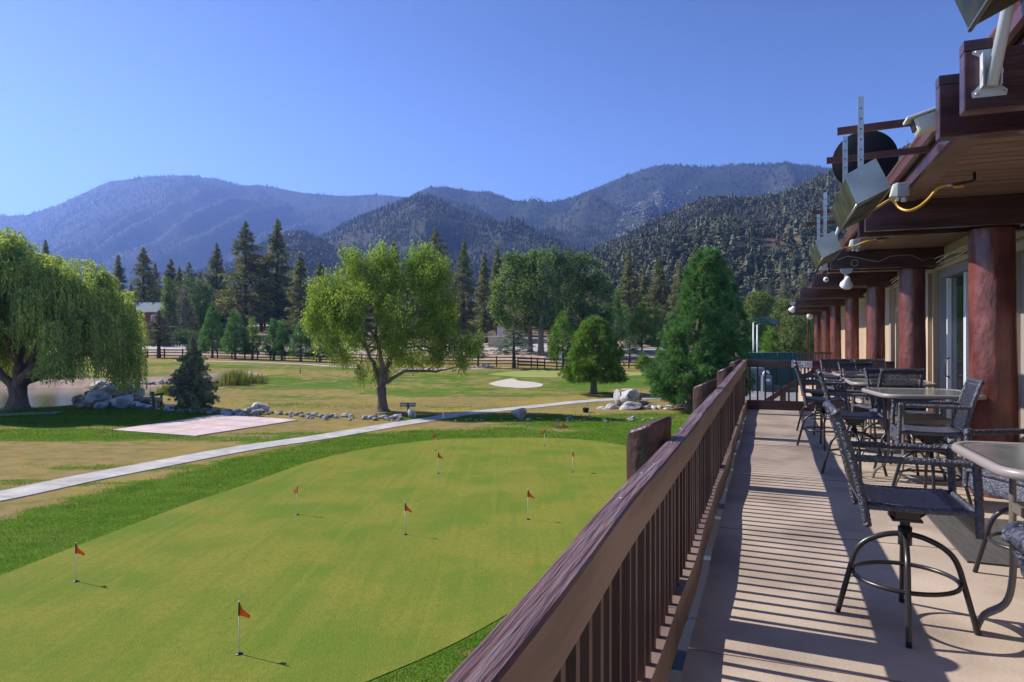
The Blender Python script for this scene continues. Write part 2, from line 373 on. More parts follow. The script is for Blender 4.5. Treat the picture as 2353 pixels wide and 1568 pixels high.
def ground_mat():
    m = bpy.data.materials.new('turf'); m.use_nodes = True; nt = m.node_tree; nt.nodes.clear(); L = nt.links
    out = nd(nt, 'ShaderNodeOutputMaterial'); b = nd(nt, 'ShaderNodeBsdfPrincipled'); b.inputs['Roughness'].default_value = .95
    b.inputs['Specular IOR Level'].default_value = .03
    L.new(b.outputs[0], out.inputs[0])
    tc = nd(nt, 'ShaderNodeTexCoord')
    def noise(sc, det=5, st=None, rz=0):
        n = nd(nt, 'ShaderNodeTexNoise'); n.inputs['Scale'].default_value = sc; n.inputs['Detail'].default_value = det
        mp = nd(nt, 'ShaderNodeMapping'); L.new(tc.outputs['Object'], mp.inputs[0])
        if st: mp.inputs['Scale'].default_value = st
        mp.inputs['Rotation'].default_value = (0, 0, rz)
        L.new(mp.outputs[0], n.inputs[0]); return n.outputs[0]
    def ramp(x, a, c):
        r = nd(nt, 'ShaderNodeMapRange'); r.inputs[1].default_value = a; r.inputs[2].default_value = c; L.new(x, r.inputs[0]); return r.outputs[0]
    def mix(f, a, c):
        x = nd(nt, 'ShaderNodeMix', data_type='RGBA')
        L.new(f, x.inputs[0])
        for k, q in ((6, a), (7, c)):
            if isinstance(q, tuple): x.inputs[k].default_value = c4(q)
            else: L.new(q, x.inputs[k])
        return x.outputs[2]
    def ma(op, a, c):
        x = nd(nt, 'ShaderNodeMath', operation=op)
        for k, q in ((0, a), (1, c)):
            if isinstance(q, (int, float)): x.inputs[k].default_value = q
            else: L.new(q, x.inputs[k])
        return x.outputs[0]
    lush = nd(nt, 'ShaderNodeAttribute', attribute_name='lush').outputs['Fac']
    bare_ = nd(nt, 'ShaderNodeAttribute', attribute_name='bare').outputs['Fac']
    fine = noise(26, 8); mid = noise(1.1, 7, (1, 1.6, 1)); big = noise(.16, 4)
    stripes = noise(.55, 3, (.35, 1.5, 1), R(28))
    green = mix(ramp(mid, .35, .65), (.062, .150, .014), (.125, .215, .026))
    green = mix(ramp(stripes, .5, .68), green, (.15, .21, .035))
    dry = mix(ramp(fine, .3, .7), (.22, .155, .065), (.47, .34, .17))
    dry = mix(ramp(mid, .38, .66), dry, (.21, .20, .048))
    dry = mix(ramp(big, .45, .7), dry, (.36, .29, .075))
    f = ma('ADD', lush, ma('MULTIPLY', ma('SUBTRACT', mid, .5), 1.9))
    f = ma('ADD', f, ma('MULTIPLY', ma('SUBTRACT', noise(.42, 8, (1, 1.8, 1), R(15)), .5), 1.5))
    f = ma('ADD', f, ma('MULTIPLY', ma('SUBTRACT', fine, .5), .9))
    turf = mix(ramp(f, .25, .72), dry, green)
    turf = mix(ma('MULTIPLY', ramp(noise(70, 4), .35, .7), .55), turf, mix(ramp(f, .3, .7), (.13, .085, .04), (.028, .07, .01)))
    dirt = mix(ramp(noise(.7, 8), .4, .62), (.36, .26, .20), (.46, .35, .28))
    dirt = mix(ramp(noise(.22, 8), .55, .68), dirt, (.13, .11, .05))
    fb = ma('ADD', bare_, ma('MULTIPLY', ma('SUBTRACT', mid, .5), .6))
    turf = mix(ramp(fb, .35, .65), turf, dirt)
    sx = nd(nt, 'ShaderNodeSeparateXYZ'); L.new(tc.outputs['Object'], sx.inputs[0])
    wood = ramp(ma('ADD', sx.outputs[1], ma('MULTIPLY', mid, 60.0)), 165, 230)
    turf = mix(wood, turf, mix(ramp(noise(.12, 8), .4, .6), (.07, .065, .035), (.16, .13, .08)))
    L.new(turf, b.inputs['Base Color'])
    bp = nd(nt, 'ShaderNodeBump'); bp.inputs['Strength'].default_value = .9; bp.inputs['Distance'].default_value = .05
    L.new(ma('ADD', fine, ma('MULTIPLY', mid, 2.0)), bp.inputs['Height']); L.new(bp.outputs[0], b.inputs['Normal'])
    return m
ground = link('ground', gm, None, ground_mat()); ground['kind'] = 'structure'

def sheet(name, P, mat_, lift=.02, step=1.0, skirt=.12):
    """ground-hugging sheet bounded by the world polygon P"""
    P = np.asarray(P, float)
    import bmesh
    bm = bmesh.new()
    dens = []
    for i in range(len(P)):
        a, b = P[i], P[(i+1) % len(P)]; n = max(1, int(np.hypot(*(b-a))/step))
        for k in range(n): dens.append(a+(b-a)*k/n)
    dens = np.array(dens)
    zz = G(dens[:, 0], dens[:, 1], False) + lift
    vs = [bm.verts.new((p[0], p[1], z)) for p, z in zip(dens, zz)]
    f = bm.faces.new(vs)
    bmesh.ops.triangulate(bm, faces=[f])
    lo, hi = dens.min(0), dens.max(0)
    for ax in (0, 1):                                   # slice by a grid so the sheet follows the ground
        g = step*1.5
        for c in np.arange(lo[ax]+g*.37, hi[ax], g):
            co = [0, 0, 0]; no = [0, 0, 0]; co[ax] = c; no[ax] = 1
            bmesh.ops.bisect_plane(bm, geom=bm.verts[:]+bm.edges[:]+bm.faces[:], plane_co=co, plane_no=no)
    for v in bm.verts: v.co.z = float(G(v.co.x, v.co.y, False)) + lift
    ed = [e for e in bm.edges if e.is_boundary]
    r = bmesh.ops.extrude_edge_only(bm, edges=ed)
    for v in [g for g in r['geom'] if isinstance(g, bmesh.types.BMVert)]: v.co.z -= skirt
    bmesh.ops.recalc_face_normals(bm, faces=bm.faces)
    me = bpy.data.meshes.new(name); bm.to_mesh(me); bm.free()
    return link(name, me, None, mat_)
def curve_pts(P, n=8):
    """Catmull-Rom through P"""
    P = [np.array(p, float) for p in P]; out = []
    for i in range(len(P)-1):
        p0 = P[max(i-1, 0)]; p1 = P[i]; p2 = P[i+1]; p3 = P[min(i+2, len(P)-1)]
        for k in range(n):
            t = k/n
            out.append(.5*((2*p1)+(-p0+p2)*t+(2*p0-5*p1+4*p2-p3)*t*t+(-p0+3*p1-3*p2+p3)*t**3))
    out.append(P[-1]); return out
def ribbon(name, pxs, w, mat_, lift=.03, step=1.0, skirt=.1, world=None):
    C_ = world or [tuple(ground_at(u, v))[:2] for u, v in pxs]
    C_ = curve_pts(C_, 7); Lf = []; Rt = []
    for i, p in enumerate(C_):
        d = C_[min(i+1, len(C_)-1)]-C_[max(i-1, 0)]; d = d/np.hypot(*d); nrm = np.array((-d[1], d[0]))
        ww = w(i/len(C_)) if callable(w) else w
        Lf.append(p+nrm*ww/2); Rt.append(p-nrm*ww/2)
    V = []; 
    for a, b in zip(Lf, Rt):
        for k in range(4):
            q = a+(b-a)*k/3; V.append((q[0], q[1], float(G(q[0], q[1], False))+lift))
    V = np.array(V); n = len(C_)
    Fc = [[i*4+k, i*4+k+1, i*4+4+k+1, i*4+4+k] for i in range(n-1) for k in range(3)]
    b0 = len(V); sk = V[[i*4 for i in range(n)]+[i*4+3 for i in range(n)]].copy(); sk[:, 2] -= skirt
    V = np.vstack([V, sk])
    for i in range(n-1):
        Fc.append([i*4, i*4+4, b0+i+1, b0+i]); Fc.append([i*4+3, b0+n+i, b0+n+i+1, i*4+7])
    return link(name, npmesh(name, V, Fc), None, mat_)
def struct(o): o['kind'] = 'structure'; return o

gw = [np.array(p) for p in GREENW]
def turf2():
    m = bpy.data.materials.new('putting green'); m.use_nodes = True; nt = m.node_tree; b = nt.nodes['Principled BSDF']; L = nt.links
    b.inputs['Roughness'].default_value = .95; b.inputs['Specular IOR Level'].default_value = .03
    tc = nd(nt, 'ShaderNodeTexCoord')
    def noise(sc, det, lo, hi, st=(1, 1, 1), rz=0):
        mp = nd(nt, 'ShaderNodeMapping'); L.new(tc.outputs['Object'], mp.inputs[0]); mp.inputs['Scale'].default_value = st; mp.inputs['Rotation'].default_value = (0, 0, rz)
        n = nd(nt, 'ShaderNodeTexNoise'); n.inputs['Scale'].default_value = sc; n.inputs['Detail'].default_value = det; L.new(mp.outputs[0], n.inputs[0])
        r = nd(nt, 'ShaderNodeMapRange'); r.inputs[1].default_value = lo; r.inputs[2].default_value = hi; L.new(n.outputs[0], r.inputs[0]); return r.outputs[0], n.outputs[0]
    def mix(f, a, c, k=1.0):
        x = nd(nt, 'ShaderNodeMix', data_type='RGBA')
        if k != 1: q = nd(nt, 'ShaderNodeMath', operation='MULTIPLY'); q.inputs[1].default_value = k; L.new(f, q.inputs[0]); f = q.outputs[0]
        L.new(f, x.inputs[0])
        for i, q in ((6, a), (7, c)):
            if isinstance(q, tuple): x.inputs[i].default_value = c4(q)
            else: L.new(q, x.inputs[i])
        return x.outputs[2]
    col = mix(noise(.45, 9, .42, .58)[0], (.105, .180, .022), (.215, .215, .036))
    col = mix(noise(.9, 6, .45, .7, (1, .35, 1), R(25))[0], col, (.235, .205, .040), .6)
    col = mix(noise(1.3, 4, .52, .62, (3.2, .12, 1), R(-52))[0], col, (.095, .165, .018), .38)
    col = mix(noise(1.1, 4, .54, .62, (3.0, .10, 1), R(-12))[0], col, (.235, .235, .045), .35)
    col = mix(noise(9, 9, .38, .66)[0], col, (.090, .150, .016), .5)
    g, raw = noise(38, 6, .3, .72); col = mix(g, col, (.26, .245, .06), .38)
    col = mix(noise(70, 4, .45, .72)[0], col, (.06, .105, .012), .5)
    L.new(col, b.inputs['Base Color'])
    bp = nd(nt, 'ShaderNodeBump'); bp.inputs['Strength'].default_value = .8; bp.inputs['Distance'].default_value = .02; L.new(raw, bp.inputs['Height']); L.new(bp.outputs[0], b.inputs['Normal'])
    return m
M['green'] = turf2()
struct(sheet('putting_green', curve_pts(gw+[gw[0]], 4)[:-1], M['green'], .012, .9, skirt=.03))
struct(ribbon('path', [(-260, 1186), (-120, 1160), (0, 1142), (188, 1102), (375, 1066), (563, 1031), (735, 1006), (900, 978), (985, 965), (1072, 951), (1210, 937), (1322, 925), (1412, 919), (1500, 915), (1590, 912), (1700, 909), (1800, 907)], 1.35, M['path']))
struct(ribbon('path', [(-150, 958), (0, 954), (60, 951), (137, 949)], 1.3, M['path'], .028))
struct(ribbon('path', [(400, 829), (587, 833), (700, 838), (838, 846), (1000, 849), (1180, 846)], 1.2, M['path'], .03))
pad = [tuple(ground_at(u, v))[:2] for u, v in PADPX]
struct(sheet('concrete_pad', pad, M['pink'], .05, 1.0))
bun = [ground_at(u, v) for u, v in curve_pts([(1124, 882), (1150, 875), (1178, 871), (1192, 876), (1225, 879), (1247, 884), (1240, 890), (1205, 893), (1170, 891), (1140, 887), (1124, 882)], 3)[:-1]]
struct(sheet('bunker', [(p.x, p.y) for p in bun], M['sand'], .04, .6))
fg = [ground_at(u, v) for u, v in [(1120, 861), (1180, 854), (1290, 849), (1400, 852), (1480, 857), (1490, 862), (1420, 866), (1300, 869), (1200, 868)]]
struct(sheet('far_putting_green', [(p.x, p.y) for p in fg], M['fargreen'], .03, 1.0))
struct(ribbon('road', None, 7.5, M['road'], .05, world=[(-140, 122), (-90, 123), (-60, 124), (-30, 125), (-5, 124), (10, 122), (30, 121), (60, 122), (110, 126)]))
struct(ribbon('driveway', [(330, 800), (400, 796), (440, 786), (452, 776), (425, 768), (470, 760), (540, 752), (640, 748)], 8, M['road'], .06))
struct(ribbon('driveway', None, 9, M['road'], .055, world=[(1, 126), (3, 138), (-4, 150)]))
lot = [(9.5, 26), (17, 27), (60, 40), (62, 61), (19.5, 59.5), (16.5, 48), (13.5, 37)]
struct(sheet('parking_lot', lot, M['asphalt'], .03, 2.5))
pl = [ground_at(u, v) for u, v in [(1405, 778), (1560, 778), (1560, 791), (1405, 791)]]
struct(sheet('playground_surface', [(p.x, p.y) for p in pl], M['chip'], .08, 3))
# concrete joints
def joints(name, segs, w=.022, lift=.053):
    V = []; Fc = []
    for a, c in segs:
        a = np.array(a[:2]); c = np.array(c[:2]); d = (c-a)/np.hypot(*(c-a)); nrm = np.array((-d[1], d[0]))*w/2; k = max(2, int(np.hypot(*(c-a))/.7)); b0 = len(V)
        for i in range(k+1):
            for s in (-1, 1): q = a+(c-a)*i/k+nrm*s; V.append((q[0], q[1], float(G(q[0], q[1], False))+lift))
        Fc += [[b0+2*i, b0+2*i+1, b0+2*i+3, b0+2*i+2] for i in range(k)]
    struct(link(name, npmesh(name, V, Fc), None, M['joint']))
pa = [np.array(p) for p in pad]
def pq(a, b): return (pa[0]*(1-a)+pa[1]*a)*(1-b)+(pa[3]*(1-a)+pa[2]*a)*b
joints('pad_joint', [(pq(a, .01), pq(a, .99)) for a in (.25, .5, .75)]+[(pq(.01, b_), pq(.99, b_)) for b_ in (.333, .667)], .03, .056)
pc_ = curve_pts([tuple(ground_at(u, v))[:2] for u, v in [(-120, 1160), (0, 1142), (188, 1102), (375, 1066), (563, 1031), (735, 1006), (900, 978), (985, 965), (1072, 951), (1210, 937)]], 3)
sg_l = []
for i in range(1, len(pc_)-1):
    d = pc_[i+1]-pc_[i-1]; d = d/np.hypot(*d); nrm = np.array((-d[1], d[0]))*.66; sg_l.append((pc_[i]-nrm, pc_[i]+nrm))
joints('path_joint', sg_l[::2], .014, .036)
# pond
wm = bpy.data.materials.new('pond water'); wm.use_nodes = True; nt = wm.node_tree; b = nt.nodes['Principled BSDF']
b.inputs['Base Color'].default_value = (.085, .10, .05, 1); b.inputs['Roughness'].default_value = .06; b.inputs['Specular IOR Level'].default_value = .9
n = nd(nt, 'ShaderNodeTexNoise'); n.inputs['Scale'].default_value = 2.2; n.inputs['Detail'].default_value = 4
tc = nd(nt, 'ShaderNodeTexCoord'); mp = nd(nt, 'ShaderNodeMapping'); mp.inputs['Scale'].default_value = (1, 3, 1)
nt.links.new(tc.outputs['Object'], mp.inputs[0]); nt.links.new(mp.outputs[0], n.inputs[0])
bp = nd(nt, 'ShaderNodeBump'); bp.inputs['Strength'].default_value = .35; bp.inputs['Distance'].default_value = .02
nt.links.new(n.outputs[0], bp.inputs['Height']); nt.links.new(bp.outputs[0], b.inputs['Normal'])
PW = np.array(PONDW); cc = PW.mean(0)
w_ = [(float(a), float(b_), -.26) for a, b_ in cc+(PW-cc)*1.06]
m_ = MB(); m_.add(w_, [list(range(len(w_)))]); o = m_.build('pond_water', wm); struct(o)

# ================================================================ HILLS
RX = [(-300, 520), (-120, 502), (0, 497), (60, 495), (130, 473), (180, 450), (250, 418), (345, 406), (430, 405), (500, 413), (545, 425), (600, 436), (700, 480), (800, 540), (900, 600)]
RA2 = [(300, 520), (450, 470), (530, 434), (560, 429), (590, 424), (640, 433), (700, 444), (760, 449), (800, 451), (850, 448), (900, 451), (960, 462), (1100, 520), (1250, 600)]
RB = [(700, 600), (820, 500), (935, 456), (960, 441), (985, 431), (1020, 430), (1080, 439), (1130, 446), (1180, 461), (1230, 466), (1270, 464), (1310, 456), (1360, 436), (1420, 411), (1480, 389), (1525, 379), (1560, 381), (1600, 384), (1650, 386), (1700, 381), (1780, 379), (1850, 383), (1900, 389), (2000, 396), (2150, 402), (2420, 430)]
RC = [(380, 640), (560, 600), (690, 570), (745, 545), (807, 514), (870, 486), (926, 464), (960, 453), (1000, 456), (1026, 470), (1057, 489), (1110, 505), (1176, 523), (1250, 546), (1330, 571), (1420, 600), (1560, 640)]
RH = [(500, 640), (560, 590), (610, 560), (663, 539), (694, 535), (740, 553), (790, 585), (860, 625), (960, 660)]
RD = [(1200, 660), (1300, 612), (1359, 580), (1416, 557), (1477, 532), (1540, 502), (1575, 491), (1635, 469), (1676, 467), (1745, 463), (1791, 456), (1840, 439), (1873, 420), (1900, 409), (2000, 375), (2056, 356), (2092, 341), (2250, 300), (2450, 270)]
def hmat(name, c1, c2, c3, sc, s3):
    return mat(name, c1, c2, sc, .95, detail=9, c3=c3, s3=s3, spec=.1)
HM_far = hmat('far forest floor', (.022, .036, .022), (.038, .050, .030), (.060, .060, .046), .012, .002)
HM_mid = hmat('mid forest floor', (.030, .040, .024), (.055, .056, .034), (.085, .075, .048), .03, .004)
HM_near = hmat('near hill floor', (.045, .042, .026), (.10, .08, .05), (.22, .15, .10), .05, .01)
class Ridge:
    def __init__(s, name, P, yc, yf, zf, rough, seed, mat_, nu=220, nr=46, power=1.0, gul=60):
        s.P = np.array(P, float); s.name = name; s.yc = yc; s.yf = yf; s.zf = zf; s.rough = rough; s.seed = seed; s.power = power; s.gul = gul
        u = np.linspace(s.P[0, 0], s.P[-1, 0], nu); r = np.concatenate([np.linspace(0, 1, nr), 1+np.linspace(.06, .5, 6)])
        U, RR = np.meshgrid(u, r)
        X, Y, Z = s.pos(U, RR)
        V = np.stack([X, Y, Z], -1).reshape(-1, 3); n1 = len(r)
        i = np.arange(n1*nu).reshape(n1, nu)
        Fc = np.stack([i[:-1, :-1], i[:-1, 1:], i[1:, 1:], i[1:, :-1]], -1).reshape(-1, 4)
        s.ob = link(name, npmesh(name, V, Fc, True), None, mat_); s.ob['kind'] = 'structure'
    def pos(s, U, r):
        vc = np.interp(U, s.P[:, 0], s.P[:, 1])
        x = (U-UC)/F
        yc = s.yc*(1+.05*np.sin(x*5+s.seed)); rc = np.minimum(r, 1)
        Y = s.yf + (yc-s.yf)*r
        zc = H + (VH-vc)/F*yc
        zf = s.zf if not callable(s.zf) else s.zf(U)
        Z = zf + (zc-zf)*rc**s.power
        X = x*Y
        env = np.clip(rc*(1-rc)*4, 0, 1)
        g1 = 1-2*np.abs(vn(X/s.gul/3+Y/s.gul/5, Y/s.gul/9, s.seed+2)); g2 = 1-2*np.abs(vn(X/s.gul-Y/s.gul/4, Y/s.gul/5, s.seed+9))
        Z = Z + env*s.rough*(.75*g1+.35*g2+.25*fbm(X/s.gul*1.5, Y/s.gul*1.5, s.seed, 3)-.3)
        Z = Z - np.clip(r-1, 0, 1)*s.rough*6
        return X, Y, Z
rA = Ridge('hill', RX, 4600, 2300, 60, 150, 1, HM_far, gul=230)
rA2 = Ridge('hill', RA2, 4300, 2400, 80, 140, 4, HM_far, gul=230)
rB = Ridge('hill', RB, 3100, 1500, 40, 150, 7, HM_far, gul=170)
rC = Ridge('hill', RC, 1750, 820, 30, 60, 11, HM_mid, gul=110)
rH = Ridge('hill', RH, 1350, 700, 28, 24, 15, HM_mid, gul=90)
rD = Ridge('hill', RD, 900, 300, 9, 16, 21, HM_near, gul=70, power=.92)

def scatter(name, tv, tf, P, sx, sz, mat_, jit=.0, tilt=None):
    tv = np.asarray(tv, float); tf = np.asarray(tf, int); n = len(P); k = len(tv)
    a = rng.uniform(0, 2*math.pi, n); c, s_ = np.cos(a)[:, None], np.sin(a)[:, None]
    X = tv[None, :, 0]*c - tv[None, :, 1]*s_; Y = tv[None, :, 0]*s_ + tv[None, :, 1]*c; Z = np.repeat(tv[None, :, 2], n, 0)
    if jit:
        j = rng.normal(0, jit, (3, n, k)); X = X+j[0]; Y = Y+j[1]; Z = Z+j[2]*.5
    V = np.stack([X*sx[:, None]+P[:, 0:1], Y*sx[:, None]+P[:, 1:2], Z*sz[:, None]+P[:, 2:3]], -1).reshape(-1, 3)
    Fc = (tf[None]+np.arange(n)[:, None, None]*k).reshape(-1, tf.shape[1])
    return npmesh(name, V, Fc)
def cone_template(tiers, sides):
    v = []; f = []
    for t in range(tiers):
        z0 = .08+.9*t/tiers; z1 = min(1.0, z0+1.45/tiers) if t < tiers-1 else 1.0; r0 = .5*(1-z0)**.85+.03
        b = len(v); v.append((0, 0, z1))
        for j in range(sides): a = 2*math.pi*(j+.5*t)/sides; rr = r0*(1.15 if j % 2 else .8); v.append((rr*math.cos(a), rr*math.sin(a), z0))
        f += [[b, b+1+j, b+1+(j+1) % sides] for j in range(sides)]
    return v, f
def blob_template(n, seed):
    r = np.random.default_rng(seed); v = []; f = []
    for i in range(n):
        d = r.normal(size=3); d /= np.linalg.norm(d); rad = r.uniform(.7, 1.0)
        c = np.array([d[0]*.42*rad, d[1]*.42*rad, .55+d[2]*.42*rad])
        e1 = np.cross(d, r.normal(size=3)); e1 /= np.linalg.norm(e1); e2 = np.cross(d, e1)+d*.4
        b = len(v); s_ = r.uniform(.09, .17)*(34/n)**.35*1.15
        v += [tuple(c+e1*s_), tuple(c-e1*s_*.5+e2*s_), tuple(c-e1*s_*.5-e2*s_)]; f.append([b, b+1, b+2])
    return v, f
def forest(name, rd, n, hmin, hmax, mat_, label, tmpl, dens=None, wr=(.32, .45), rpow=1.0, jit=.04):
    U = rng.uniform(rd.P[0, 0], rd.P[-1, 0], n*3); r = rng.uniform(0, 1.03, n*3)**rpow
    X, Y, Z = rd.pos(U, r)
    keep = np.ones(len(U), bool)
    if dens is not None:
        vv = VH-(Z-H)*F/Y; keep = rng.uniform(0, 1, len(U)) < dens(U, vv, X, Y)
    P = np.stack([X, Y, Z-.4], -1)[keep][:n]
    h = (hmin+(hmax-hmin)*rng.random(len(P))**1.6)*(1+.35*vn(P[:, 0]/60, P[:, 1]/60, 3)); w = h*rng.uniform(*wr, len(P))
    me = scatter(name, *tmpl, P, w, h, mat_, jit)
    o = link(name, me, None, mat_); tagp(o, label, 'forest', kind='stuff'); return o
def dB(U, v, X, Y):
    rock = smooth((90-np.abs((U-1500)-(v-500)*-.45))/60)*smooth((v-420)/40)*smooth((600-v)/50)
    rock = np.maximum(rock, .7*smooth((60-np.abs(U-1760))/50)*smooth((v-420)/25))
    return np.clip(1-rock*(.55+.9*vn(X/70, Y/90, 44)), .1, 1)
def dD(U, v, X, Y):
    bald = smooth((1-((U-1790)/70)**2-((v-560)/55)**2)*2)
    return np.clip(1-bald*.9+.25*vn(X/18, Y/18, 5), .08, 1)
c35 = cone_template(3, 5)
forest('forest', rA, 24000, 8, 20, M['L_far'], 'hazy blue conifer forest covering the big mountain at the far left', c35, rpow=.8)
forest('forest', rA2, 13000, 8, 19, M['L_far'], 'hazy conifer forest on the low far ridge between the left and right mountains', c35, rpow=.8)
forest('forest', rB, 42000, 7, 17, M['L_far'], 'conifer forest with pale rock slides on the high mountain at right', c35, dens=dB, rpow=.8)
forest('forest', rC, 18000, 6, 15, M['L_far'], 'darker conifer forest on the pointed middle hill', cone_template(3, 6))
forest('forest', rH, 3500, 7, 12, M['L_hill'], 'scrubby forest on the small rounded hump before the middle hill', blob_template(34, 1), wr=(.5, .8))
forest('forest', rD, 16500, 5, 9.5, M['L_hill'], 'dark oak and pine forest covering the near hillside at right', blob_template(105, 2), dens=dD, wr=(.6, .95), rpow=.75)
forest('forest', rD, 1200, 9, 15, M['L_hill'], 'taller pines rising out of the near hillside forest at right', cone_template(5, 7), dens=dD, wr=(.35, .5))
# pale rock slides on the high mountain
def slides():
    n = 2400; U = rng.uniform(1330, 1880, n*4); r = rng.uniform(.05, .98, n*4); X, Y, Z = rB.pos(U, r); v = VH-(Z-H)*F/Y
    k = rng.uniform(0, 1, len(U)) < (1-dB(U, v, X, Y))*.8; P = np.stack([X, Y, Z-1], -1)[k][:n]
    t = [(.5, 0, 0), (0, .5, 0), (-.5, 0, 0), (0, -.5, 0), (0, 0, .8)], [[0, 1, 4], [1, 2, 4], [2, 3, 4], [3, 0, 4]]
    me = scatter('rock_slide', *t, P, rng.uniform(5, 22, len(P)), rng.uniform(3, 9, len(P)), None, .15)
    o = link('rock_slide', me, None, mat('pale scree', (.20, .19, .19), (.32, .30, .29), .05, .95)); tagp(o, 'pale grey scree in the gullies of the high mountain at right', 'scree', kind='stuff')
slides()
# sky side: haze
hb = MB(); hb.box(-6500, 6500, -200, 7000, -3, 1180)
hm = bpy.data.materials.new('blue valley haze'); hm.use_nodes = True; nt = hm.node_tree; nt.nodes.clear()
pv = nd(nt, 'ShaderNodeVolumePrincipled'); pv.inputs['Color'].default_value = (.24, .40, 1.0, 1); pv.inputs['Density'].default_value = 1.6e-4; pv.inputs['Anisotropy'].default_value = .4
o_ = nd(nt, 'ShaderNodeOutputMaterial'); nt.links.new(pv.outputs[0], o_.inputs['Volume'])
hz = hb.build('haze', hm); hz['kind'] = 'stuff'; hz['label'] = 'thin blue haze hanging in the valley before the mountains'
# ================================================================ TREES
def unit(a): return a/np.maximum(np.linalg.norm(a, axis=1, keepdims=True), 1e-9)
def blades(P, Dr, Ln, W):
    n = len(P); Dr = unit(Dr); s = unit(np.cross(Dr, rng.normal(size=(n, 3))))
    Ln = np.broadcast_to(Ln, n)[:, None]; W = np.broadcast_to(W, n)[:, None]
    a = P; m = P+Dr*Ln*.45
    V = np.stack([a, m+s*W*.5, P+Dr*Ln, m-s*W*.5], 1).reshape(-1, 3)
    return V, np.arange(n*4).reshape(n, 4)
def leafmesh(name, parts, mat_, parent):
    P = np.concatenate([p[0] for p in parts]); Dr = np.concatenate([p[1] for p in parts])
    Ln = np.concatenate([np.broadcast_to(p[2], len(p[0])) for p in parts]); W = np.concatenate([np.broadcast_to(p[3], len(p[0])) for p in parts])
    V, Fc = blades(P, Dr, Ln, W)
    return link(name, npmesh(name, V, Fc), parent, mat_)
def limb(mb, a, b, r0, r1, bend=.15, n=6, k=7):
    a = Vector(a); b = Vector(b); L = (b-a).length
    off = Vector((random.uniform(-1, 1), random.uniform(-1, 1), random.uniform(-.3, .8)))*L*bend
    pts = [a.lerp(b, i/k)+off*math.sin(math.pi*i/k)+Vector([random.gauss(0, L*.012) for _ in range(3)])*(0 < i < k) for i in range(k+1)]
    mb.tube(pts, [r0+(r1-r0)*(i/k)**.8 for i in range(k+1)], n)
    return pts
def trunkpts(mb, pts, r, n=12, flare=1.6):
    pts = [Vector(p) for p in pts]
    pts = [pts[0]+Vector((0, 0, -.25)), pts[0], pts[0]+(pts[1]-pts[0])*.12, pts[0]+(pts[1]-pts[0])*.35] + pts[1:]
    k = len(pts); r = [r[0]*flare*1.15, r[0]*flare, r[0]*1.18, r[0]*1.02] + list(r[1:])
    mb.tube(pts, r, n)

# ---- weeping willow at the pond
def willow(name, label, px, H_, Rc, seed, nclump, off=(0, 0)):
    global rng; rng = np.random.default_rng(seed); random.seed(seed)
    base = ground_at(*px); t = thing(name, label, 'tree', base)
    mb = MB(); ends = []
    trunkpts(mb, [(0, 0, 0), (.05, 0, .9), (0, 0, 1.5)], [.62, .5, .55])
    forks = [((-2.6, .5, 3.4), .27), ((1.5, .6, 4.6), .33), ((3.6, -.5, 3.6), .26), ((.2, -1.4, 4.8), .24), ((-1.3, 1.8, 5), .25), ((4.6, 1.4, 4.2), .2)]
    for (e, r) in forks:
        p = limb(mb, (0, 0, 1.3), e, r*1.2, r*.75, .12, 9, 8)
        for q in range(4):
            e2 = Vector(e)+Vector((random.gauss(0, 1.3), random.gauss(0, 1.3), random.uniform(1.2, 3.2))); e2.x = min(e2.x, 4.6)
            p2 = limb(mb, p[-1-q % 3], e2, r*.6, r*.22, .15, 7)
            for w in range(3): limb(mb, p2[-1-w], e2+Vector((random.gauss(0, .9), random.gauss(0, .9), random.uniform(.2, 1.3))), r*.25, .02, .2, 5, 5)
    mb.build('trunk', M['bark'], t)
    P, Dd, Ln, W = [], [], [], []
    a = rng.uniform(0, 2*math.pi, nclump); rr = np.sqrt(rng.uniform(0, 1, nclump))
    for i in range(nclump):
        f = rr[i]; lump = 1.0*float(vn(math.cos(a[i])*f*3, math.sin(a[i])*f*3, seed))
        cx = off[0]+math.cos(a[i])*f*Rc; cy = off[1]+math.sin(a[i])*f*Rc
        top = H_*(.97-.42*f**3.4)+lump-rng.uniform(.05, .38)*H_*(rng.random() < .5)
        if float(vn(cx*.55+3, cy*.55+top*.5, seed+7)) < -.42: continue
        n = 54
        lim = .95+1.1*rng.random()+(.6 if f < .75 else 0)*2
        if f < .62 or (abs(cx+1) < 4.2 and cy < 0): lim += 2.4*rng.random()+.9
        if cx > 2.5 and cy < 1: lim += .7
        ph = rng.uniform(0, 2*math.pi); cr = .45+.35*rng.random()
        for k in range(n):
            th = rng.uniform(0, 2*math.pi); q = math.sqrt(rng.random())*cr
            x0 = cx+math.cos(th)*q; y0 = cy+math.sin(th)*q; z0 = top-q*q*.5+rng.normal(0, .12)
            Ls = min(rng.uniform(1.0, 3.3)*(1.15 if f > .7 else .8), max(z0-lim, .4))
            m = int(Ls/.085)+3; s = np.arange(m)*.085
            ox = np.cos(th)*.35*(1-np.exp(-s*2.2)); oy = np.sin(th)*.35*(1-np.exp(-s*2.2))
            oz = .16*np.sin(np.clip(s*4, 0, math.pi))-np.maximum(s-.2, 0)
            sw = rng.normal(0, .05)
            P.append(np.stack([x0+ox+sw*s+rng.normal(0, .02, m), y0+oy+rng.normal(0, .02, m), z0+oz], 1))
            Dd.append(np.stack([rng.normal(0, .42, m)+np.cos(th)*.5*np.exp(-s*2), rng.normal(0, .42, m)+np.sin(th)*.5*np.exp(-s*2), -1+1.1*np.exp(-s*3)], 1))
            Ln.append(rng.uniform(.14, .27, m)); W.append(np.full(m, .062))
    leafmesh('foliage', [(np.concatenate(P), np.concatenate(Dd), np.concatenate(Ln), np.concatenate(W))], M['L_willow'], t)
    return t
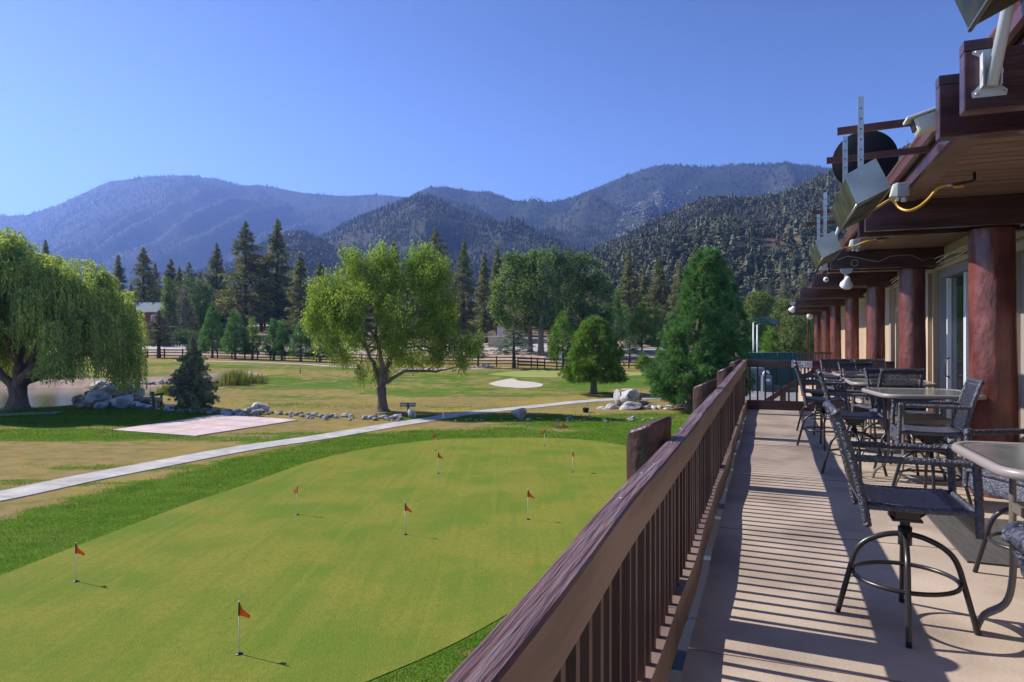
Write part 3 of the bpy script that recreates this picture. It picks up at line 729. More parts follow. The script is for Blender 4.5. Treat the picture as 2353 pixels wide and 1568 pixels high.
willow('willow_tree', 'huge weeping willow with trailing branches on the pond bank at far left', (40, 940), 10.7, 6.2, 3, 330, (.3, .3))

# ---- curly willow in the centre
def lobes_px(px, Y, L):
    out = []
    for (u, v, ru, rv, dy) in L:
        c = at(u, v, Y)-px; s = Y/F; out.append((c.x, dy, c.z, ru*s, (ru+rv)*.45*s, rv*s))
    return out
def lobefill(lobes, n, cr, per, mode, Ln, W, shell=.55, zup=0, gap=-.25, gf=1.1):
    """clumps of small leaves in the outer shell of overlapping lobes"""
    vol = np.array([l[3]*l[5]+l[3]*l[4] for l in lobes]); pr = vol/vol.sum(); k = rng.choice(len(lobes), n, p=pr)
    Lb = np.array(lobes)[k]; d = unit(rng.normal(size=(n, 3))); rad = (shell+(1-shell)*rng.random(n)**.7)[:, None]
    C_ = Lb[:, :3]+d*rad*Lb[:, 3:6]
    kp = vn(C_[:, 0]*gf+C_[:, 1]*.6+9, C_[:, 2]*gf-C_[:, 1]*.4, 17) > gap; C_ = C_[kp]; d = d[kp]; n = len(C_)
    N = n*per; C2 = np.repeat(C_, per, 0); d2 = np.repeat(d, per, 0)
    if mode == 'weep':
        Pp = C2+rng.normal(0, 1, (N, 3))*[cr*.5, cr*.5, cr]; Dd = np.stack([rng.normal(0, .6, N), rng.normal(0, .6, N), rng.normal(-.75, .55, N)], 1)
    elif mode == 'leaf':
        Pp = C2+rng.normal(0, cr*.55, (N, 3)); Dd = rng.normal(0, 1, (N, 3))+d2*.4
    else:
        q = unit(rng.normal(size=(N, 3))+d2*1.1+np.array([0, 0, zup])); Pp = C2+q*rng.random((N, 1))*cr*.35; Dd = q
    return Pp, Dd, rng.uniform(.7, 1.25, N)*Ln, np.full(N, W), C_
def curly():
    global rng; rng = np.random.default_rng(11); random.seed(11)
    b = ground_at(879, 945); t = thing('willow_tree', 'bright green curly willow with forked trunk standing alone in the middle of the lawn', 'tree', b); Y = b.y
    L = [(803, 605, 42, 44, 0), (850, 640, 70, 55, .5), (880, 590, 40, 28, 0), (960, 605, 42, 45, .3), (1000, 625, 45, 40, -.3), (905, 650, 60, 60, 0), (985, 668, 52, 60, 0), (760, 678, 60, 55, -.4), (735, 700, 42, 30, .3), (820, 712, 85, 62, -1.2),
         (720, 735, 34, 34, 0), (760, 765, 52, 55, .4), (800, 800, 52, 52, 0), (860, 770, 80, 62, -1.4), (930, 745, 85, 75, -1), (1000, 735, 52, 62, .3), (940, 815, 70, 32, .3), (1010, 795, 52, 50, -.2), (1062, 796, 44, 32, 0), (1096, 785, 20, 22, .2), (1035, 700, 22, 30, .2), (870, 850, 34, 22, .4), (830, 850, 18, 30, 0), (1050, 835, 30, 16, 0)]
    lb = lobes_px(b, Y, L)
    P, Dd, Ln, W, C_ = lobefill([(l[0]*1.02, l[1], l[2], l[3]*.84, l[4]*.84, l[5]*.9) for l in lb], 1750, .30, 50, 'weep', .19, .055, .35, gap=-.5, gf=.95)
    mb = MB(); s = Y/F
    def q(u, v, dy=0): p = at(u, v, Y)-b; return Vector((p.x, dy, p.z))
    trunkpts(mb, [(0, 0, 0), q(878, 915), q(876, 890)], [.33, .27, .30])
    for e, r, sub in (((838, 800, .3), .17, 5), ((868, 780, -.5), .19, 5), ((905, 810, .2), .18, 5), ((893, 760, .6), .15, 4)):
        p = limb(mb, q(877, 893), q(*e), r, r*.6, .06, 9)
        for k in range(sub):
            c = Vector(C_[rng.integers(len(C_))]); p2 = limb(mb, p[-1-k % 2], c, r*.5, .03, .12, 7)
            for w in range(7):
                cands = C_[rng.integers(0, len(C_), 40)]; c3 = min(cands, key=lambda z: abs((Vector(z)-p2[-2]).length-1.6)); limb(mb, p2[-1-w % 5], Vector(c3), r*.22, .012, .2, 5, 6)
    p = limb(mb, q(888, 880), q(925, 855, .2), .13, .1, .03, 8); p = limb(mb, p[-1], q(1000, 855, .3), .1, .07, .05, 7); limb(mb, p[-1], q(1090, 838, .2), .07, .015, .1, 6)
    for k in range(10): limb(mb, p[2+k % 5], p[2+k % 5]+Vector((random.gauss(.5, .5), random.gauss(0, .4), random.uniform(-.5, .8))), .03, .008, .2, 5, 5)
    mb.build('trunk', M['bark'], t)
    leafmesh('foliage', [(P, Dd, Ln, W)], M['L_curly'], t)
curly()

# ---- sequoias: feathery tufts on a conical crown
def sequoia(name, label, px, h, prof, lam, tuft, per, tl, tw, mat_, seed, trunk_r, cb, group=None, base=None, lean=0, topk=0):
    """prof: list of (height fraction, radius m)"""
    global rng; rng = np.random.default_rng(seed); random.seed(seed)
    b = base if base is not None else ground_at(*px); t = thing(name, label, 'tree', b, group=group)
    mb = MB(); trunkpts(mb, [(0, 0, 0), (.03, 0, h*.25), (lean*.5, 0, h*.6), (lean, 0, h*.97)], [trunk_r, trunk_r*.8, trunk_r*.45, .02], 10, 1.5)
    hs = np.array([p[0] for p in prof])*h; rs = np.array([p[1] for p in prof])
    zz = rng.uniform(cb, h, 40000); rr = np.interp(zz, hs, rs); zz = zz[rng.random(40000) < rr/rs.max()+.03]
    n = int(lam); zz = zz[:n]; n = len(zz); a = rng.uniform(0, 2*math.pi, n)
    lum = 1+.26*vn(a*2.2, zz*1.1, seed)+.18*vn(a*5, zz*2.6, seed+4)
    q = np.where(rng.random(n) < .75, rng.uniform(.8, 1.02, n), rng.uniform(.35, .85, n))
    kp = vn(a*3.1+zz*.3, zz*1.5, seed+8) > -.48; zz = zz[kp]; a = a[kp]; lum = lum[kp]; q = q[kp]; n = len(zz)
    r_ = np.interp(zz, hs, rs)*q*lum
    C_ = np.stack([np.cos(a)*r_+lean*zz/h, np.sin(a)*r_, zz-.10*r_], 1)
    for k in range(int(70+h*6)):
        i = rng.integers(n); c = Vector(C_[i]); limb(mb, (lean*c.z/h, 0, max(c.z-r_[i]*.12, cb*.8)), c, max(.012, .05*trunk_r/.3*(1-c.z/h)+.012), .008, .05, 5, 4)
    N = n*per; C2 = np.repeat(C_, per, 0); outv = np.repeat(np.stack([np.cos(a), np.sin(a), np.full(n, .35)], 1), per, 0)
    d = unit(rng.normal(size=(N, 3))*.85+outv*.9); P = C2+d*rng.random((N, 1))*tuft
    if topk: pass
    mb.build('trunk', M['bark'], t)
    leafmesh('foliage', [(P, d, rng.uniform(.7, 1.25, N)*tl, tw)], mat_, t)
    return t
sequoia('sequoia_tree', 'largest dark green sequoia with feathery tufts growing beside the terrace railing', (1591, 943), 10.2,
        [(0.0, .3), (.08, 2.0), (.14, 2.65), (.30, 2.75), (.45, 2.35), (.62, 1.65), (.78, 1.35), (.90, 1.0), (.97, .6), (1, .2)], 3300, .17, 46, .22, .034, M['L_sequoia'], 31, .34, .75, lean=1.05)
sequoia('sequoia_tree', 'tall sequoia right behind the largest one, touching its crown', None, 9.4,
        [(0.0, .3), (.08, 1.25), (.2, 1.6), (.45, 1.45), (.7, 1.05), (.88, .55), (1, .1)], 1500, .16, 36, .22, .036, M['L_sequoia'], 32, .3, .7, base=Vector((14.9, 47.5, 0)))
sequoia('sequoia_tree', 'small round topped sequoia with bare trunk between the bunker and the boulder pile', (1364, 905), 6.15,
        [(0.0, .4), (.17, 1.6), (.22, 2.3), (.34, 2.15), (.55, 1.9), (.75, 1.6), (.9, 1.1), (.97, .65), (1, .2)], 2100, .15, 38, .19, .036, M['L_sequoia2'], 33, .26, 1.15)
g_r = 'young conifers planted along the ranch fence'
def smallseq(u, vb, vt, w, label, m_, seed, base=None, rnd=.5, per=20):
    b = base or ground_at(u, vb); h = (vb-vt)/F*b.y; r = w/2/F*b.y
    n = int(60+h*r*34)
    sequoia('sequoia_tree', label, None, h, [(0, .1), (.13, r*.55), (.2, r), (.4, r*.85), (.65, r*(.42+.2*rnd)), (.85, r*(.2+.15*rnd)), (1, .04)], n, .26, per, .34, .06, M[m_], seed, .16, h*.13, g_r, base=b)
smallseq(1293, 848, 717, 64, 'bright green cone shaped conifer standing behind the far flagstick', 'L_sequoia2', 41, rnd=1.0, per=24)
smallseq(488, 822, 701, 56, 'tall dark cone shaped conifer by the fence, just right of the spruce tip', 'L_sequoia', 42, per=24)
smallseq(540, 826, 711, 56, 'dark cone shaped conifer by the fence, second one right of the spruce', 'L_sequoia', 43, per=24)
smallseq(580, 826, 731, 36, 'slim short conifer by the fence between a cone shaped one and a forked one', 'L_sequoia2', 44)
smallseq(629, 828, 731, 40, 'left half of the forked dark conifer pair by the fence', 'L_sequoia', 45)
smallseq(648, 829, 736, 36, 'right half of the forked dark conifer pair by the fence', 'L_sequoia', 46)
smallseq(691, 831, 738, 50, 'ragged dark conifer by the fence left of the curly willow', 'L_sequoia', 47)
smallseq(735, 832, 757, 46, 'low dark conifer by the fence half covered by the curly willow', 'L_sequoia', 48)
smallseq(1478, 853, 815, 26, 'tiny bushy conifer sapling in front of the ranch fence', 'L_sequoia2', 49, rnd=1)
smallseq(1475, 808, 692, 58, 'broad olive green conifer beside the playground', 'L_sequoia2', 50, rnd=.8, per=24)
smallseq(1417, 800, 668, 34, 'narrow dark conifer left of the playground', 'L_sequoia', 51)
smallseq(1441, 796, 700, 34, 'rounded dark conifer behind the playground canopy', 'L_sequoia', 52, rnd=1)
smallseq(1512, 812, 700, 34, 'slender yellow green conifer left of the largest sequoia', 'L_sequoia2', 53)
smallseq(1782, 838, 716, 52, 'young sequoia rising above the green tennis screen', 'L_sequoia2', 54, base=Vector((26.5, 70, .2)), rnd=.8, per=26)
# ---- pines with whorled branches
def pine_mesh(h, rmax, crown0, seed, nb, gap=.25, per=15, nl=.5, nw=.15, tufts=6, up=.25, droop=.0):
    global rng; rng = np.random.default_rng(seed); random.seed(seed)
    mb = MB(); trunkpts(mb, [(0, 0, 0), (.0, 0, h*.3), (.05, 0, h*.7), (0, 0, h*.99)], [h*.013, h*.011, h*.006, .02], 8, 1.25)
    P = []; Dd = []; Lf = []
    for i in range(nb):
        f = (i+rng.random())/nb; z = h*(crown0+(1-crown0)*f*.985); a = rng.uniform(0, 2*math.pi)
        e = 1.22*(1-f)**1.0*(.45+.55*min(1, (f+.08)*4.5))
        r = rmax*e*(rng.uniform(.5, 1.15)) + .05
        if rng.random() < gap*.35: r *= .45
        zt = z + r*(up*(f-.3)-droop)+rng.normal(0, .1)
        d = np.array([math.cos(a), math.sin(a), 0]); p0 = np.array([0, 0, z]); p1 = d*r+np.array([0, 0, zt])
        mb.tube([p0, (p0+p1)/2+np.array([0, 0, -.04*r]), p1], [max(.015, .05*r/rmax*h/20), .02, .01], 4, cap=False)
        m = max(2, int(tufts*r/rmax+1))
        s = np.sort(rng.uniform(.28, 1.0, m)); c = p0+(p1-p0)*s[:, None]+rng.normal(0, .13*r/3+.05*min(1, (1-f)*4), (m, 3))
        cc = np.repeat(c, per, 0); N = len(cc)
        q = unit(rng.normal(size=(N, 3))+d*.55+np.array([0, 0, .45])); tp = .35+.65*min(1, (1-f)*5); P.append(cc+q*rng.random((N, 1))*nl*.5*tp); Dd.append(q); Lf.append(np.full(N, tp))
    P = np.concatenate(P); Dd = np.concatenate(Dd)
    me_t = mb
    V, Fc = blades(P, Dd, rng.uniform(.7, 1.2, len(P))*nl*np.concatenate(Lf), nw*np.concatenate(Lf))
    return mb, npmesh('foliage', V, Fc)
PINES = {}
def pine_proto(key, **kw):
    mb, fm = pine_mesh(**kw); me = bpy.data.meshes.new('trunk'); me.from_pydata([tuple(v) for v in mb.v], [], mb.f); me.update()
    me.polygons.foreach_set('use_smooth', [True]*len(me.polygons)); me.materials.append(M['barkdark']); PINES[key] = (me, fm, kw['h'])
for k_, kw in {'a': dict(h=24, rmax=4.3, crown0=.16, seed=61, nb=210, tufts=7), 'b': dict(h=24, rmax=3.3, crown0=.25, seed=62, nb=170), 'c': dict(h=24, rmax=2.6, crown0=.12, seed=63, nb=190),
               'd': dict(h=24, rmax=4.6, crown0=.30, seed=64, nb=130, gap=.6), 'e': dict(h=24, rmax=3.6, crown0=.08, seed=65, nb=230, droop=.12)}.items(): pine_proto(k_, **kw)
def pine(u, vb, vt, kind, label, Y=None, m_='L_pine', group='tall pines beyond the road', wide=1.0, rz=None, name='pine_tree'):
    if Y is None: b = ground_at(u, vb)
    else: X = (u-UC)/F*Y; b = Vector((X, Y, float(G(X, Y, False))))
    h = H+(VH-vt)/F*b.y-b.z; me, fm, h0 = PINES[kind]
    s = h/h0; t = thing(name, label, 'tree', b, (0, 0, rz if rz is not None else random.uniform(0, 6.28)), group, (s*wide*1.45, s*wide*1.45, s))
    for nm, q in (('trunk', me), ('foliage', fm)): 
        o = bpy.data.objects.new(nm, q); COL.objects.link(o); o.parent = t
    if not fm.materials: fm.materials.append(M['L_pine'])
    if m_ != 'L_pine':
        o.material_slots[0].link = 'OBJECT'; o.material_slots[0].material = M[m_]
    return t
random.seed(5)
for (u, vt, Y, k, w, lab) in [
    (565, 506, 172, 'a', 1.15, 'tall full pine, left one of the two highest above the fence'), (637, 499, 175, 'e', 1.15, 'highest dark pine, right one of the two highest above the fence'),
    (498, 556, 185, 'b', 1.0, 'open topped pine just left of the two highest'), (690, 577, 160, 'c', 1.2, 'mid height pine between the highest pine and the curly willow'),
    (600, 590, 200, 'c', 1.2, 'shorter pine between the two highest pines'), (735, 598, 190, 'b', 1.1, 'pine tip showing at the left edge of the curly willow crown'),
    (905, 545, 190, 'c', 1.1, 'narrow pine tip rising over the middle of the curly willow'), (1000, 520, 175, 'd', 1.05, 'gaunt open pine rising over the right side of the curly willow'),
    (846, 592, 200, 'd', .8, 'small ragged pine tip over the left top of the curly willow'),
    (1066, 548, 165, 'e', 1.0, 'broad dark pine just right of the curly willow'), (1113, 577, 158, 'c', .95, 'slender tall pine with long bare trunk near the beige shed'), (1143, 561, 185, 'c', 1.0, 'slender pine touching the left cottonwood crown'),
    (330, 566, 160, 'b', 1.1, 'dark pine with broken top right of the weeping willow'), (272, 583, 175, 'c', 1.1, 'thin pine peeping over the right shoulder of the weeping willow'), (434, 600, 190, 'd', 1.0, 'ragged pine between two shorter pines left of centre'),
    (392, 592, 180, 'c', 1.3, 'dense pine just behind the lombardy poplars at left'), (412, 610, 170, 'e', .9, 'shorter dense pine beside the poplars at left'), (357, 603, 260, 'c', 1.2, 'distant bluish pine right of the broken topped pine'), (460, 622, 230, 'c', 1.2, 'small distant pine left of the open topped pine'),
    (11, 533, 150, 'b', .9, 'pine tip above the weeping willow at the left border'), (104, 548, 160, 'c', .9, 'pine tip above the top of the weeping willow'),
    (1445, 572, 165, 'e', 1.1, 'tall brownish pine behind the cottonwoods at right'), (1515, 588, 160, 'a', .95, 'brownish pine in front of the near hill'), (1480, 612, 185, 'c', 1.1, 'smaller pine between two brownish pines'), (1600, 560, 170, 'a', 1.0, 'pine crown showing behind the top of the largest sequoia'),
    (1563, 600, 155, 'b', 1.1, 'pine at the left flank of the largest sequoia'), (1400, 640, 200, 'c', 1.1, 'low pine behind the right cottonwood'), (1765, 650, 130, 'e', 1.0, 'pine right of the largest sequoia in front of the hill'), (1800, 636, 140, 'a', 1.0, 'grey green pine right of centre before the hill'),
    (1845, 620, 135, 'e', .9, 'pale pine next to the lodge roof end'), (1737, 668, 150, 'b', 1.0, 'small dark pine close to the sequoia pair'), (1360, 650, 190, 'e', 1.0, 'dark pine crown filling the gap right of the poplar'), (1180, 650, 180, 'a', .9, 'dark pine behind the left cottonwood')]:
    pine(u, 0, vt, k, lab, Y, wide=w, m_='L_pinegrey' if u in (1765, 1800, 1845, 357) else 'L_pine')
# background pines that nothing tells apart
random.seed(12)
for i in range(230):
    Y = random.uniform(165, 330); u = random.choice([random.uniform(-40, 800), random.uniform(640, 1330), random.uniform(1330, 1860)])
    top = random.uniform(640, 725) if u < 1330 else random.uniform(655, 730)
    pine(u, 0, top, random.choice('abce'), 'one of the dark pines massed in the valley woods behind the road', Y, wide=random.uniform(1.1, 1.6), group='dark pines massed in the valley woods')
pine(365, 823, 712, 'b', 'grey green pine with bare lower trunk in front of the ranch fence', m_='L_pinegrey', wide=2.0, group=None)
pine(1181, 846, 745, 'd', 'bushy spreading pine in front of the fence before the beige shed', m_='L_spruce', wide=2.4, group=None)
pine(1447, 832, 772, 'd', 'leaning thin pine behind the fence beside the sapling', m_='L_spruce', wide=2.2, group=None)
pine(1098, 845, 760, 'b', 'thin young pine at the right tip of the curly willow branch', m_='L_spruce', wide=1.4, group=None)
# ---- blue green spruce in the foreground
def spruce():
    b = ground_at(443, 949); h = 4.75
    mb, fm = pine_mesh(h=h, rmax=1.4, crown0=.09, seed=77, nb=210, gap=.4, per=75, nl=.11, nw=.022, tufts=13, up=.5)
    t = thing('spruce_tree', 'young spruce with open tiers standing between the rock pile and the pink slab', 'tree', b)
    mb.build('trunk', M['barkdark'], t); link('foliage', fm, t, M['L_spruce'])
    for v in mb.v: pass
spruce()
# ---- broadleaf trees
def broadleaf(name, label, u, vb, Y, L, n, cr, per, ln, w, m_, seed, tr, fork, group=None, cat='tree', shell=.55):
    global rng; rng = np.random.default_rng(seed); random.seed(seed)
    X = (u-UC)/F*Y; b = Vector((X, Y, float(G(X, Y, False)))) if vb is None else ground_at(u, vb); t = thing(name, label, cat, b, group=group)
    lb = lobes_px(b, b.y, L)
    P, Dd, Ln, W, C_ = lobefill(lb, n, cr*.85, per, 'leaf', ln, w, shell, gap=-.3 if cat == 'tree' else -9, gf=.45)
    k = P[:, 2] > .1; P, Dd, Ln, W = P[k], Dd[k], Ln[k], W[k]
    mb = MB(); top = max(l[2] for l in lb)
    if tr:
        f = top*fork; trunkpts(mb, [(0, 0, 0), (0, 0, f*.6), (.1, 0, f)], [tr, tr*.8, tr*.7], 9, 1.3)
        for i in range(16):
            c = Vector(C_[rng.integers(len(C_))]); p = limb(mb, (.1, 0, f*random.uniform(.8, 1)), c, tr*.45, .03, .08, 6)
            for j in range(2):
                c2 = min(C_[rng.integers(0, len(C_), 30)], key=lambda z: (Vector(z)-p[-2]).length); limb(mb, p[-2-j], Vector(c2), tr*.15, .015, .1, 5, 4)
        mb.build('trunk', M['bark'], t)
    leafmesh('foliage', [(P, Dd, Ln, W)], M[m_], t); return t
broadleaf('cottonwood_tree', 'left one of the two big round cottonwoods, pale green with a forked trunk', 1218, None, 118,
    [(1200, 625, 42, 38, 0), (1240, 612, 36, 34, 0), (1165, 660, 36, 40, 0), (1215, 680, 50, 48, -2), (1150, 700, 26, 26, 0), (1180, 735, 38, 26, 0), (1240, 720, 36, 36, 1), (1180, 600, 22, 18, 0)], 900, .9, 32, .42, .26, 'L_cotton', 81, .45, .42)
broadleaf('cottonwood_tree', 'right one of the two big round cottonwoods, deeper green', 1335, None, 122,
    [(1310, 618, 36, 38, 0), (1350, 625, 40, 38, 0), (1380, 650, 28, 30, 0), (1300, 670, 40, 42, 0), (1360, 690, 46, 46, -1), (1395, 700, 18, 40, 0), (1320, 735, 50, 36, 0), (1380, 740, 26, 26, 0)], 950, .9, 32, .42, .24, 'L_poplar', 82, .45, .4)
broadleaf('cottonwood_tree', 'twin trunked cottonwood between the two big round ones', 1243, None, 114,
    [(1258, 620, 20, 34, 0), (1262, 680, 22, 44, 0), (1250, 730, 26, 30, 0)], 260, .8, 30, .4, .2, 'L_poplar', 83, .5, .5)
broadleaf('poplar_tree', 'dark narrow lombardy poplar rising between the cottonwoods', 1276, None, 121,
    [(1276, 590, 9, 24, 0), (1276, 640, 12, 44, 0), (1277, 700, 14, 44, 0), (1276, 760, 14, 36, 0)], 330, .6, 30, .36, .2, 'L_poplar', 84, .25, .3)
broadleaf('poplar_tree', 'thin lombardy poplar with yellow green leaves left of the red cabin pines', 382, None, 130,
    [(381, 665, 7, 28, 0), (383, 705, 8, 34, 0)], 120, .5, 30, .34, .18, 'L_cotton', 85, .15, .3)
broadleaf('poplar_tree', 'darker lombardy poplar right beside the thin one', 394, None, 131, [(394, 680, 6, 36, 0), (393, 730, 7, 34, 0)], 110, .5, 30, .34, .18, 'L_poplar', 86, .15, .3)
broadleaf('broadleaf_tree', 'dense blue green round tree above the driveway at left', 455, None, 150, [(440, 665, 28, 28, 0), (462, 690, 32, 36, 0), (450, 725, 36, 32, 0), (478, 715, 20, 30, 0)], 520, .8, 30, .42, .22, 'L_poplar', 87, .3, .3)
broadleaf('broadleaf_tree', 'brownish olive tree between the poplars and the round blue green tree', 415, None, 142, [(412, 690, 20, 28, 0), (416, 730, 26, 34, 0)], 330, .8, 28, .4, .16, 'L_sage', 88, .25, .3)
broadleaf('broadleaf_tree', 'reddish brown leafy tree behind the cabin roof', 350, None, 170, [(350, 675, 22, 16, 0)], 120, .8, 28, .45, .2, 'L_sage', 89, .2, .3)
random.seed(31)
bush_g = 'sage bushes scattered beyond the road'
for i, (u, v, w, h, m_) in enumerate([(1830, 760, 34, 48, 'L_bush'), (1812, 790, 26, 26, 'L_bush'), (1852, 790, 34, 40, 'L_bush'), (1745, 700, 26, 26, 'L_bush'), (1728, 735, 20, 40, 'L_poplar'), (1800, 720, 24, 30, 'L_bush'), (1852, 730, 26, 34, 'L_poplar'), (1755, 760, 22, 40, 'L_poplar'), (1880, 780, 20, 30, 'L_bush')]):
    broadleaf('shrub', ['big olive shrub above the green tennis screen', 'low rounded shrub at the middle of the tennis screen', 'yellow green shrub next to the last log column', 'pale leafy shrub above the teal frames', 'dark shrub behind the teal frames', 'pale shrub left of the young sequoia tip', 'dark shrub beside the last log column', 'dark shrub left of the young sequoia', 'olive shrub behind the last log columns'][i], u, None, 74+i, [(u, v, w, h, 0)], 170, .5, 30, .26, .10, m_, 90+i, 0, .3, group='shrubs behind the tennis court', cat='shrub', shell=.7)
sg = None
for i in range(46):
    u = random.choice([random.uniform(330, 480), random.uniform(560, 800), random.uniform(1000, 1130), random.uniform(1380, 1560)]); Y = random.uniform(132, 190)
    X = (u-UC)/F*Y; b = Vector((X, Y, float(G(X, Y, False))))
    if sg is None:
        sg = broadleaf('sage_bush', 'low grey green sage bush on the dry slope beyond the road', u, None, Y, [(u, VH-(b.z+.7-H)*F/Y, 14, 9, 0)], 60, .5, 26, .3, .1, 'L_sage', 120, 0, .3, group=bush_g, cat='shrub', shell=.5)
    else: dup(sg, b, random.uniform(0, 6), scale=random.uniform(.7, 1.5))
o = broadleaf('shrub', 'dark green hedge mound beside the driveway at left', 430, None, 136, [(395, 782, 34, 14, 0), (430, 772, 26, 12, 0), (360, 790, 26, 14, 0)], 200, .6, 30, .34, .14, 'L_poplar', 121, 0, .3, cat='shrub', shell=.6)
# ---- reeds at the pond end
def reeds():
    global rng; rng = np.random.default_rng(5)
    V = []; pts = []
    for (u, v, ru, rv, n, hh) in [(530, 882, 44, 5, 1500, 1.35), (590, 880, 24, 3, 500, .8), (385, 906, 26, 4, 500, .9), (470, 888, 22, 4, 500, 1.2)]:
        for k in range(n):
            p = ground_at(u+random.gauss(0, ru*.5), v+random.gauss(0, rv*.5)) if k % 6 == 0 else p+Vector((random.gauss(0, .12), random.gauss(0, .12), 0))
            pts.append((p.x, p.y, float(G(p.x, p.y))-.1, hh*random.uniform(.5, 1.1)))
    P = np.array(pts); n = len(P); d = np.stack([rng.normal(0, .12, n), rng.normal(0, .12, n), np.ones(n)], 1)
    Vv, Fc = blades(P[:, :3], d, P[:, 3]+.2, .035)
    o = link('reeds', npmesh('reeds', Vv, Fc), None, M['L_reed']); tagp(o, 'green and straw coloured reeds at the right end of the pond', 'reeds', kind='stuff')
reeds()
# ---- grass blades of the rough: ring round the putting green
def rough():
    global rng; rng = np.random.default_rng(8)
    n = 520000; Y = 6+rng.random(n)**1.25*42; X = (rng.uniform(-.80, .36, n))*Y
    d = inpoly_dist(X, Y, GREENW); L = lushness(X, Y)
    k = (d < -.03) & (rng.random(n) < L*np.clip(26/Y, .35, 1)**1.3); X, Y = X[k], Y[k]
    for nm, P in (('concrete', pad),):
        q = inpoly_dist(X, Y, P) < 0; X, Y = X[q], Y[q]
    pc = np.array(curve_pts([tuple(ground_at(u, v))[:2] for u, v in [(-260, 1186), (-120, 1160), (0, 1142), (188, 1102), (375, 1066), (563, 1031), (735, 1006), (900, 978), (985, 965), (1072, 951), (1210, 937), (1322, 925)]], 7))
    dd = np.full(len(X), 1e9)
    for i in range(len(pc)-1):
        a, b = pc[i], pc[i+1]; t = np.clip(((X-a[0])*(b[0]-a[0])+(Y-a[1])*(b[1]-a[1]))/((b-a)@(b-a)), 0, 1); dd = np.minimum(dd, np.hypot(X-a[0]-t*(b[0]-a[0]), Y-a[1]-t*(b[1]-a[1])))
    q = dd > .72; X, Y = X[q], Y[q]
    Z = G(X, Y); m = len(X); sc = .8+np.clip(Y-12, 0, 30)*.035
    P = np.stack([X, Y, Z-.01], 1); d = np.stack([rng.normal(.05, .5, m), rng.normal(-.05, .5, m), np.ones(m)], 1)
    V, Fc = blades(P, d, rng.uniform(.04, .085, m)*sc, .011*sc)
    o = link('grass', npmesh('grass', V, Fc), None, M['L_grass']); tagp(o, 'longer green grass of the rough round the putting green', 'grass', kind='stuff')
rough()
# ================================================================ ROCKS
def rock_mesh(seed, sub=3):
    import bmesh
    r = np.random.default_rng(seed); bm = bmesh.new(); bmesh.ops.create_icosphere(bm, subdivisions=sub, radius=1)
    planes = [(Vector(unit(r.normal(size=(1, 3)))[0]), r.uniform(.55, .85)) for _ in range(9)]
    o = r.uniform(0, 50)
    for v in bm.verts:
        p = v.co.copy()
        for n_, d in planes:
            e = p.dot(n_)-d
            if e > 0: p -= n_*e*.97
        k = 1+.07*float(vn(p.x*2.2+o, p.y*2.2+p.z*1.7, seed))+.035*float(vn(p.x*6+o, p.y*6+p.z*5, seed+1))
        v.co = p*k
    me = bpy.data.meshes.new('rock'); bm.to_mesh(me); bm.free()
    lo = np.array([v.co for v in me.vertices]); mn, mx = lo.min(0), lo.max(0)
    c = (mn+mx)/2; sz = (mx-mn)
    for v in me.vertices: v.co = Vector(((v.co[i]-c[i])/sz[i] for i in range(3)))
    me.polygons.foreach_set('use_smooth', [sub > 2 and False]*len(me.polygons)); return me
RM = [rock_mesh(200+i) for i in range(7)]; RS = [rock_mesh(300+i, 2) for i in range(5)]
def rock_ob(c, w, d, h, m_, label, group, me=None, cat='rock', name='rock', rz=None):
    me = (me or random.choice(RM))
    if not me.materials: me.materials.append(M['rock'])
    o = bpy.data.objects.new(name, me); COL.objects.link(o); o.location = c; o.scale = (w, d, h)
    o.rotation_euler = (random.uniform(-.12, .12), random.uniform(-.15, .15), random.uniform(-.5, .5) if rz is None else rz)
    o.material_slots[0].link = 'OBJECT'; o.material_slots[0].material = M[m_]
    return tagp(o, label, cat, group)
random.seed(9)
def pile(rocks, cx, cy, kx, Y0, vbase, group, labels, dflt, back):
    """rocks: (x, y, w, h) in the photo; higher stones lie further back on the heap"""
    for i, r in enumerate(rocks):
        x, y, w, h = r[:4]; m_ = r[4] if len(r) > 4 else random.choice(['rock', 'rock2', 'rock2'])
        u = cx+x*kx; v = cy+y*kx; w *= kx; h *= kx
        up = max(0, (vbase-(v+h/2))); Y = Y0+up*back; s = Y/F; p = at(u, v, Y)
        rock_ob(p, w*s*1.12, max(w, h)*s*random.uniform(.9, 1.2), h*s*1.15, m_, labels.get(i, dflt), group, name='boulder' if w*s > .9 else 'rock')
kx = .3127
L1 = [(725, 572, 150, 112, 'rock2'), (797, 518, 125, 82, 'rock2'), (718, 483, 90, 50, 'rock'), (892, 500, 130, 66, 'rock3'), (955, 520, 62, 90, 'rock3'), (895, 552, 100, 62, 'rock'), (1013, 542, 74, 84, 'rock'),
      (895, 608, 132, 92, 'rock2'), (742, 630, 90, 52, 'rock2'), (812, 610, 64, 50, 'rock2'), (640, 592, 64, 80, 'rock'), (572, 595, 78, 82, 'rock3'), (650, 545, 66, 50, 'rock3'), (1000, 585, 84, 40, 'rock3'),
      (1105, 592, 150, 52, 'rock3'), (985, 622, 66, 48, 'rock2'), (1048, 632, 84, 42, 'rock2'), (1062, 606, 62, 30, 'rock'), (842, 474, 90, 34, 'rock3'), (785, 465, 56, 30, 'rock'), (822, 570, 52, 42, 'rock'), (945, 580, 44, 34, 'rock'), (622, 632, 74, 40, 'rock3'), (690, 520, 60, 50, 'rock3'), (850, 620, 50, 50, 'rock2'), (590, 628, 60, 40, 'rock3'), (975, 548, 50, 60, 'rock3'), (730, 540, 60, 60, 'rock')]
